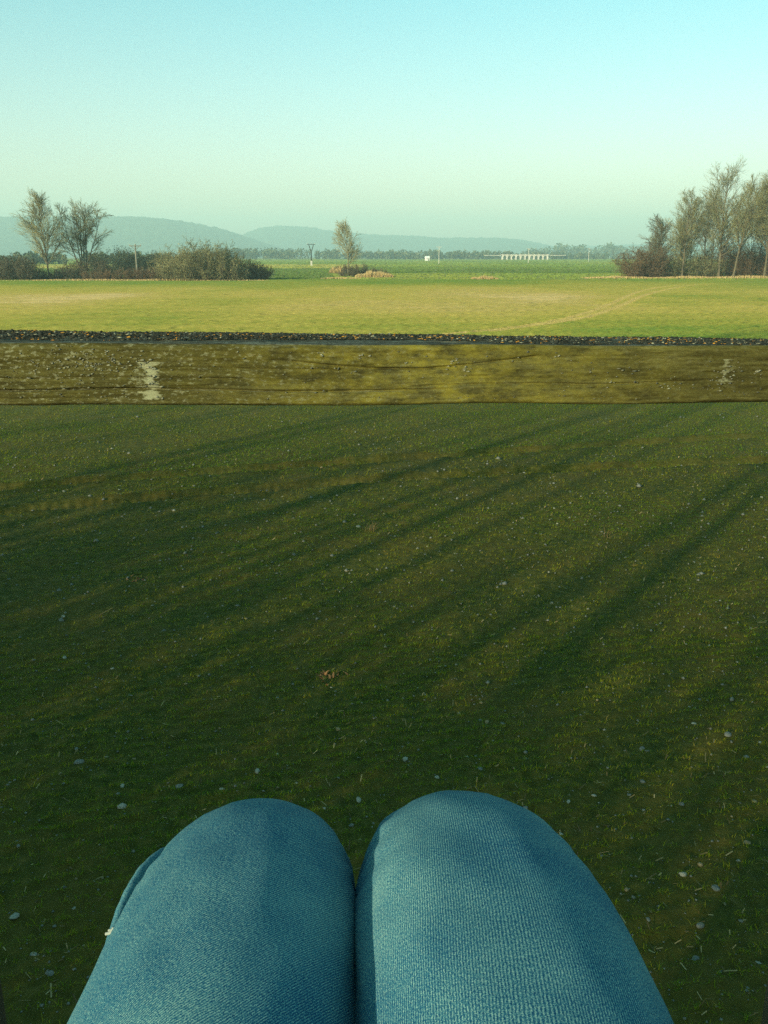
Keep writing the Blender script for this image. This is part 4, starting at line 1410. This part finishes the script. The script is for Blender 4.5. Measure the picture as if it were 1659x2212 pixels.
def build_jeans():
    Vs, Ts, Us, off = [], [], [], 0
    for keys, side, seed in ((LEFT, -1, 3), (RIGHT, 1, 8)):
        V, T, U = leg_loft(keys, side, seed)
        Vs.append(V); Ts.append(T + off); Us.append(U); off += len(V)
    # seat of the trousers
    n, m = 14, 40
    a = np.linspace(0, 2 * math.pi, m, endpoint=False)
    ring = []
    for k in range(n):
        t = k / (n - 1)
        z = CAM_Z - 0.555 + t * 0.26
        cy = -0.06 - 0.09 * t
        w = 0.19 * (0.86 + 0.24 * math.sin(min(1, t * 1.3) * math.pi * 0.6)); d = 0.135 * (0.9 + 0.1 * math.sin(t * math.pi))
        ring.append(np.stack([np.cos(a) * w, cy + np.sin(a) * d, np.full(m, z)], 1))
    V = np.array(ring).reshape(-1, 3) - np.array(PO)
    i = np.arange(n - 1)[:, None] * m; j = np.arange(m)[None, :]; j2 = (j + 1) % m
    T = np.stack([(i + j).ravel(), (i + j2).ravel(), (i + m + j2).ravel(), (i + m + j).ravel()], 1)
    U = np.stack([np.tile(a * 0.17, n), np.repeat(np.linspace(0, 0.26, n), m)], 1)
    Vs.append(V); Ts.append(T + off); Us.append(U)
    me = np_mesh('jeans', np.concatenate(Vs), np.concatenate(Ts), smooth=True, uv=np.concatenate(Us))
    jeans = link('jeans', me, M['denim'], person)
    jeans['label'] = 'faded blue denim jeans stretched over both bent knees'
    return jeans


JEANS = build_jeans()


def seam_fold(keys, seed, label, rad):
    """a loose ridge of cloth standing off the outer side of the leg"""
    rng = np.random.default_rng(seed)
    n, m = 60, 16
    S = smooth_path(keys, n)
    C = S[:, :3]; W = S[:, 3] * 1.0; H2 = S[:, 4]
    d = unit(np.gradient(C, axis=0))
    right = unit(np.tile(np.array([1.0, 0, 0]), (n, 1)) - d[:, :1] * d); up = np.cross(right, d)
    a = np.linspace(0, 2 * math.pi, m, endpoint=False)
    t = np.linspace(0, 1, n)
    env = np.sin(np.clip(t, 0.02, 0.98) * math.pi) ** 0.45
    crin = 1 + 0.16 * (fbm(t[:, None] * 14 + 0 * a[None], np.cos(a)[None] * 1.5 + 4 + 0 * t[:, None], seed, 3) - 0.5) * 2
    V = C[:, None, :] + (right[:, None, :] * (np.cos(a)[None, :] * W[:, None] * env[:, None] * crin)[..., None]
                         + up[:, None, :] * (np.sin(a)[None, :] * H2[:, None] * env[:, None] * crin)[..., None])
    V = V + np.array([0, 0, CAM_Z]) - np.array(PO)
    arc = np.concatenate([[0], np.cumsum(np.linalg.norm(np.diff(C, axis=0), axis=1))])
    UV = np.stack([np.tile(a * 0.012, n), np.repeat(arc, m)], 1)
    i = np.arange(n - 1)[:, None] * m; j = np.arange(m)[None, :]; j2 = (j + 1) % m
    T = np.stack([(i + j).ravel(), (i + j2).ravel(), (i + m + j2).ravel(), (i + m + j).ravel()], 1)
    o = link('side_seam', np_mesh('side_seam', V.reshape(-1, 3), T, smooth=True, uv=UV), M['denim'], JEANS)
    o['label'] = label
    return o


seam_fold([(-0.1965, 0.500, -0.486, 0.003, 0.006), (-0.1985, 0.535, -0.481, 0.0055, 0.009), (-0.1975, 0.570, -0.479, 0.0060, 0.010), (-0.1925, 0.605, -0.480, 0.0065, 0.010),
           (-0.1835, 0.635, -0.486, 0.0065, 0.010), (-0.170, 0.658, -0.497, 0.0065, 0.010), (-0.153, 0.672, -0.507, 0.006, 0.009)], 5, 'puckered loose fold along the outer seam of the left leg', 0.01)
seam_fold([(0.166, 0.560, -0.487, 0.003, 0.006), (0.160, 0.585, -0.484, 0.0050, 0.008), (0.152, 0.612, -0.486, 0.0055, 0.008), (0.141, 0.640, -0.497, 0.005, 0.006)], 6,
          'narrow dark fold along the outer seam of the right leg', 0.008)
bm = bmesh.new()
for k in range(5):
    bm_tube(bm, (-0.2025 + 0.0015 * k, 0.535 + 0.002 * (k % 2), CAM_Z - 0.474 - SEAT_Z + 0.001 * k), (-0.194 + 0.002 * k, 0.534 + 0.003 * (k % 3), CAM_Z - 0.471 - SEAT_Z), 0.0012, 0.0008, 6)
tn = bm_obj('loose_thread', bm, M['thread'], JEANS, smooth=True)
tn['kind'] = 'stuff'


def skin_mesh(name, joints, edges, mat, root_i=0, level=2):
    me = bpy.data.meshes.new(name)
    me.from_pydata([Vector(j[:3]) + Vector((0, 0, CAM_Z)) - PO for j in joints], edges, [])
    o = link(name, me, mat, person)
    sk = o.modifiers.new('skin', 'SKIN')
    sk.use_smooth_shade = True
    for k, j in enumerate(joints):
        v = me.skin_vertices[0].data[k]
        v.radius = (j[3], j[4] if len(j) > 4 else j[3])
        v.use_root = (k == root_i)
    ss = o.modifiers.new('subsurf', 'SUBSURF'); ss.levels = level; ss.render_levels = level
    return o


# body: pelvis, spine, neck, head, arms down to the jacket pockets, legs inside the jeans - one continuous figure (it sits behind the camera)
J = [(0, -0.15, -0.42, 0.13, 0.11), (0, -0.20, -0.25, 0.13, 0.10), (0, -0.24, -0.05, 0.14, 0.10), (0, -0.26, 0.05, 0.10, 0.08), (0, -0.245, 0.13, 0.052, 0.052),
     (0, -0.225, 0.20, 0.068, 0.075), (0, -0.225, 0.29, 0.072, 0.085), (0, -0.23, 0.345, 0.05, 0.06),
     (-0.17, -0.26, 0.04, 0.06), (-0.23, -0.30, -0.20, 0.045), (-0.19, -0.16, -0.36, 0.035), (-0.15, -0.06, -0.385, 0.03),
     (0.17, -0.26, 0.04, 0.06), (0.23, -0.30, -0.20, 0.045), (0.19, -0.16, -0.36, 0.035), (0.15, -0.06, -0.385, 0.03),
     (-0.09, -0.06, -0.455, 0.075), (-0.107, 0.30, -0.466, 0.065), (-0.112, 0.59, -0.482, 0.052), (-0.112, 0.665, -0.62, 0.045), (-0.11, 0.655, -1.01, 0.035), (-0.112, 0.76, -1.045, 0.03),
     (0.09, -0.06, -0.455, 0.075), (0.09, 0.30, -0.464, 0.065), (0.078, 0.59, -0.476, 0.052), (0.074, 0.665, -0.62, 0.045), (0.085, 0.655, -1.01, 0.035), (0.087, 0.76, -1.045, 0.03)]
E = [(0, 1), (1, 2), (2, 3), (3, 4), (4, 5), (5, 6), (6, 7), (3, 8), (8, 9), (9, 10), (10, 11), (3, 12), (12, 13), (13, 14), (14, 15),
     (0, 16), (16, 17), (17, 18), (18, 19), (19, 20), (20, 21), (0, 22), (22, 23), (23, 24), (24, 25), (25, 26), (26, 27)]
skin_mesh('body', J, E, M['skin'])
JJ = [(j[0], j[1], j[2], j[3] + 0.022, (j[4] if len(j) > 4 else j[3]) + 0.022) for j in (J[0], J[1], J[2], J[3], J[8], J[9], J[10], J[11], J[12], J[13], J[14], J[15])]
skin_mesh('jacket', JJ, [(0, 1), (1, 2), (2, 3), (3, 4), (4, 5), (5, 6), (6, 7), (3, 8), (8, 9), (9, 10), (10, 11)], M['jacket'])
skin_mesh('hair', [(0, -0.265, 0.24, 0.05, 0.06), (0, -0.265, 0.31, 0.072, 0.07), (0, -0.24, 0.36, 0.055, 0.06)], [(0, 1), (1, 2)], M['hair'])
for sx, xx in ((-1, -0.112), (1, 0.087)):
    skin_mesh('shoe', [(xx, 0.625, -1.035, 0.045, 0.042), (xx, 0.70, -1.045, 0.046, 0.038), (xx, 0.80, -1.058, 0.046, 0.03), (xx, 0.86, -1.064, 0.036, 0.024)], [(0, 1), (1, 2), (2, 3)], M['shoe'])

# ------------------------------------------------------------------ stones, straw and litter on the near field
M['stone'] = mat_simple('pale_stone', (0.15, 0.155, 0.125), (0.31, 0.30, 0.24), 60, 0.85, 0.003)
M['grey_stone'] = mat_simple('grey_stone', (0.08, 0.088, 0.078), (0.17, 0.175, 0.15), 60, 0.85, 0.003)
M['tan_stone'] = mat_simple('tan_stone', (0.13, 0.10, 0.05), (0.26, 0.20, 0.11), 60, 0.85, 0.003)
M['straw'] = mat_tinted('straw', [(0.0, (0.07, 0.05, 0.022)), (0.6, (0.16, 0.12, 0.05)), (1.0, (0.34, 0.27, 0.14))], 0.9, 0.1)
M['red_leaf'] = mat_tinted('dead_leaf', [(0.0, (0.16, 0.055, 0.025)), (1.0, (0.42, 0.20, 0.08))], 0.8, 0.15)

stone_meshes = []
for k in range(9):
    rng = np.random.default_rng(900 + k)
    bm = bmesh.new(); bmesh.ops.create_icosphere(bm, subdivisions=2, radius=0.5)
    sc = Vector((1.0, rng.uniform(0.62, 0.95), rng.uniform(0.42, 0.65)))
    ph = rng.uniform(0, 6, 6)
    for v in bm.verts:
        n = v.co.normalized()
        bump = 1 + 0.16 * math.sin(3.1 * n.x + ph[0]) * math.sin(2.7 * n.y + ph[1]) + 0.11 * math.sin(5 * n.z + 4 * n.x + ph[2]) + rng.normal(0, 0.035)
        v.co = Vector((v.co.x * sc.x, v.co.y * sc.y, v.co.z * sc.z)) * bump
    me = bpy.data.meshes.new('stone'); bm.to_mesh(me); bm.free()
    for p in me.polygons: p.use_smooth = k % 3 != 0
    me.materials.append(M[('stone', 'grey_stone', 'stone', 'tan_stone', 'grey_stone')[k % 5]])
    stone_meshes.append(me)

NAMED = {  # measured place: (size on the picture, mesh, label)
    (775, 1725): (17, 0, 'pale oval stone just beyond the gap between the two knees'),
    (556, 1667): (15, 2, 'pale round stone just beyond the top of the left knee'),
    (387, 1697): (22, 6, 'broad whitish stone up and left of the left knee'),
    (172, 1648): (19, 1, 'greyish flat stone near the left edge, above the left knee level'),
    (875, 1643): (13, 5, 'small pale stone up and left of the right knee'),
    (944, 1680): (12, 2, 'small pale stone close above the right knee'),
    (265, 1701): (12, 0, 'small pale stone, left of the broad whitish stone'),
    (263, 1743): (19, 5, 'pale flat stone left of the left knee, lower of two'),
    (32, 1979): (20, 7, 'pale stone at the left edge beside the left thigh'),
    (72, 2058): (18, 0, 'pale stone in the lower left corner above the dark soil'),
    (1572, 1588): (16, 1, 'whitish grey stone near the right edge above knee height'),
    (1474, 1895): (16, 2, 'bright pale stone well right of the right thigh'),
    (1546, 1919): (17, 6, 'bright flat stone right of the right thigh, nearer the right edge'),
    (137, 1335): (10, 0, 'lone pale stone near the left edge, halfway down the field'),
    (774, 1138): (10, 5, 'lone bright stone in the middle of the field below the tracks'),
}
MORE = [(1052, 1560, 12), (1086, 1563, 11), (1135, 1626, 10), (1037, 1660, 12), (1489, 1525, 11), (1499, 1562, 12), (1387, 1684, 12), (1387, 1617, 12),
        (1283, 1718, 11), (1472, 1738, 12), (1630, 1727, 15), (1358, 1717, 11), (1228, 1730, 11), (1615, 1819, 15), (1513, 1866, 13), (1353, 1922, 12), (1596, 1852, 8),
        (1300, 1849, 8), (1212, 1801, 12), (1135, 1744, 11), (1204, 1523, 7), (1110, 1659, 8), (478, 1702, 12), (759, 1782, 12), (108, 2103, 18), (221, 1892, 9),
        (160, 1964, 9), (1512, 2002, 18), (1502, 2069, 20), (243, 1445, 8), (165, 1618, 9), (140, 1423, 9), (600, 1505, 10), (730, 1577, 13), (1040, 1520, 9), (1204, 1130, 6),
        (1497, 1050, 7), (242, 970, 7), (368, 930, 5), (852, 1312, 6), (768, 1335, 6), (1240, 1355, 7), (1293, 1425, 8), (1375, 914, 6), (1452, 912, 5), (290, 1640, 8), (402, 1474, 8),
        (430, 1436, 5), (740, 1190, 4), (1560, 1480, 8), (1446, 1480, 8), (700, 1750, 9), (640, 1690, 8), (180, 2040, 9), (40, 1830, 9), (1600, 1990, 10), (1640, 2080, 12), (1400, 1990, 9)]


def put_stone(px, py, size, mesh, label, group, seed):
    rnd = random.Random(seed)
    x, y = ground_at(px, py)
    s = size * 1.0 * K / F_PX * math.sqrt(x * x + y * y + CAM_Z ** 2)
    o = bpy.data.objects.new('stone', mesh)
    COL.objects.link(o)
    z = float(ground_z(np.array([x]), np.array([y]))[0])
    o.location = (x, y, z - s * rnd.uniform(-0.06, 0.10))
    o.scale = (s, s, s)
    o.rotation_euler = (rnd.uniform(-0.25, 0.25), rnd.uniform(-0.25, 0.25), rnd.uniform(0, 6.28))
    tag(o, label, 'stone', group)
    return o


for k, ((px, py), (sz, mi, lab)) in enumerate(NAMED.items()):
    put_stone(px, py, sz, stone_meshes[mi], lab, 'larger stones on the field', k)
TONE = {'pale_stone': 'pale', 'grey_stone': 'grey', 'tan_stone': 'tan'}


def small_label(px, py, mesh):
    t = TONE[mesh.materials[0].name]
    if py < 1130: w = 'far across the near field, close to the wheel tracks'
    elif py > 1690 and px > 1100: w = 'in the dark young wheat right of the right thigh'
    elif py > 1690 and px < 420: w = 'in the dark young wheat left of the left thigh'
    elif py > 1480: w = 'in the young wheat shortly beyond the knees, ' + ('left' if px < 500 else 'middle' if px < 1100 else 'right')
    else: w = 'in the young wheat midway between knees and wheel tracks, ' + ('left' if px < 830 else 'right')
    return 'small ' + t + ' stone ' + w


rnd = random.Random(4)
for k, (px, py, sz) in enumerate(MORE):
    me = stone_meshes[rnd.randrange(9)]
    put_stone(px, py, sz, me, small_label(px, py, me), 'small stones scattered on the near field', 100 + k)
for k in range(150):
    py = 900 + (2212 - 900) * rnd.random() ** 0.75
    px = rnd.uniform(-30, 1690)
    if py > 1700 and 200 < px < 1380: continue
    me = stone_meshes[rnd.randrange(9)]
    put_stone(px, py, rnd.uniform(3.0, 7.5), me, small_label(px, py, me), 'small stones scattered on the near field', 400 + k)


def build_grit():
    rng = np.random.default_rng(77)
    n = 5200
    y = np.exp(rng.uniform(math.log(2.8), math.log(22), n)); x = rng.uniform(-1, 1, n) * (0.47 * y + 1.5)
    s = rng.lognormal(math.log(0.0075), 0.4, n) * np.clip(y / 6, 0.8, 2)
    bv = np.array([(-1, -0.2, 0), (0.1, -1, 0.1), (1, 0.1, 0), (0, 0.9, 0.05), (0.05, 0, 0.8), (0, 0, -0.6)])
    bt = np.array([(0, 1, 4), (1, 2, 4), (2, 3, 4), (3, 0, 4), (1, 0, 5), (2, 1, 5), (3, 2, 5), (0, 3, 5)])
    v = bv[None] * (1 + rng.normal(0, 0.2, (n, 6, 1)))
    a = rng.uniform(0, 6.28, n)[:, None]
    vx = v[..., 0] * np.cos(a) - v[..., 1] * np.sin(a); vy = v[..., 0] * np.sin(a) + v[..., 1] * np.cos(a)
    V = np.stack([x[:, None] + vx * s[:, None], y[:, None] + vy * s[:, None], ground_z(x, y)[:, None] + 0.002 + v[..., 2] * s[:, None]], -1)
    T = (np.arange(n)[:, None, None] * 6 + bt[None]).reshape(-1, 3)
    o = link('grit', np_mesh('grit', V.reshape(-1, 3), T), M['grey_stone'])
    tag(o, 'fine grit and tiny pebbles strewn over the near field', kind='stuff')
    # straw: thin flat stalks lying about
    n = 5200
    y = np.exp(rng.uniform(math.log(2.8), math.log(24), n)); x = rng.uniform(-1, 1, n) * (0.47 * y + 1.5)
    k = rng.random(n) < np.clip(0.25 + 2.5 * (fbm(x * 0.7, y * 0.7, 61, 3) - 0.4), 0.1, 1)
    x, y = x[k], y[k]; n = len(x)
    L = rng.lognormal(math.log(0.027), 0.5, n); w = rng.uniform(0.002, 0.0045, n) * np.clip(y / 8, 1, 2.2)
    a = rng.uniform(0, 6.28, n); z = ground_z(x, y) + 0.008; lift = rng.uniform(0, 0.03, n)
    dx, dy = np.cos(a) * L / 2, np.sin(a) * L / 2; nx_, ny_ = -np.sin(a) * w, np.cos(a) * w
    V = np.stack([np.stack([x - dx - nx_, y - dy - ny_, z], 1), np.stack([x + dx - nx_, y + dy - ny_, z + lift], 1),
                  np.stack([x + dx + nx_, y + dy + ny_, z + lift + 0.002], 1), np.stack([x - dx + nx_, y - dy + ny_, z + 0.002], 1)], 1)
    T = np.arange(n * 4).reshape(-1, 4)
    o = link('straw_litter', np_mesh('straw_litter', V.reshape(-1, 3), T, {'tint': np.repeat(rng.uniform(0, 1, n), 4)}), M['straw'])
    tag(o, 'bits of dry straw strewn over the near field', kind='stuff')


build_grit()


def tuft(name, label, cat, px, py, r, h, n, mat, seed, w=0.006):
    rng = np.random.default_rng(seed)
    x, y = ground_at(px, py)
    z = float(ground_z(np.array([x]), np.array([y]))[0])
    V, T, a = blades_mesh(rng, rng.normal(0, r, n), rng.normal(0, r, n), np.zeros(n), h * rng.uniform(0.5, 1.3, n), np.full(n, w), rng.uniform(0.4, 1.6, n), rng.uniform(0, 1, n), 3)
    o = link(name, np_mesh(name, V, T, {'tint': a}), M[mat], loc=(x, y, z))
    tag(o, label, cat)


tuft('dry_grass_tuft', 'tan dry grass tuft beside the lone bright stone in mid field', 'grass tuft', 803, 1146, 0.05, 0.16, 26, 'straw', 1)
tuft('dry_grass_tuft', 'tan dry grass tuft on the right, on a sunlit stripe of the field', 'grass tuft', 1310, 1160, 0.05, 0.15, 22, 'straw', 2)
tuft('dry_leaf_heap', 'reddish brown dead leaves in the middle of the shaded field', 'dead leaves', 706, 1462, 0.06, 0.05, 26, 'red_leaf', 3, 0.022)
tuft('dry_leaf_heap', 'reddish dead leaves on the left side of the field', 'dead leaves', 295, 1252, 0.06, 0.05, 16, 'red_leaf', 4, 0.022)

# ------------------------------------------------------------------ the hazy air
hz, nt = new_mat('haze_air')
pv = N(nt, 'ShaderNodeVolumePrincipled')
pv.inputs['Color'].default_value = (0.66, 1.0, 1.0, 1)
pv.inputs['Density'].default_value = 4.3e-4
pv.inputs['Anisotropy'].default_value = 0.0
out = N(nt, 'ShaderNodeOutputMaterial')
nt.links.new(pv.outputs[0], out.inputs['Volume'])
bm = bmesh.new(); bm_box(bm, Vector((0, 0, 119)), (12300, 12300, 242))
tag(bm_obj('haze', bm, hz), kind='stuff')
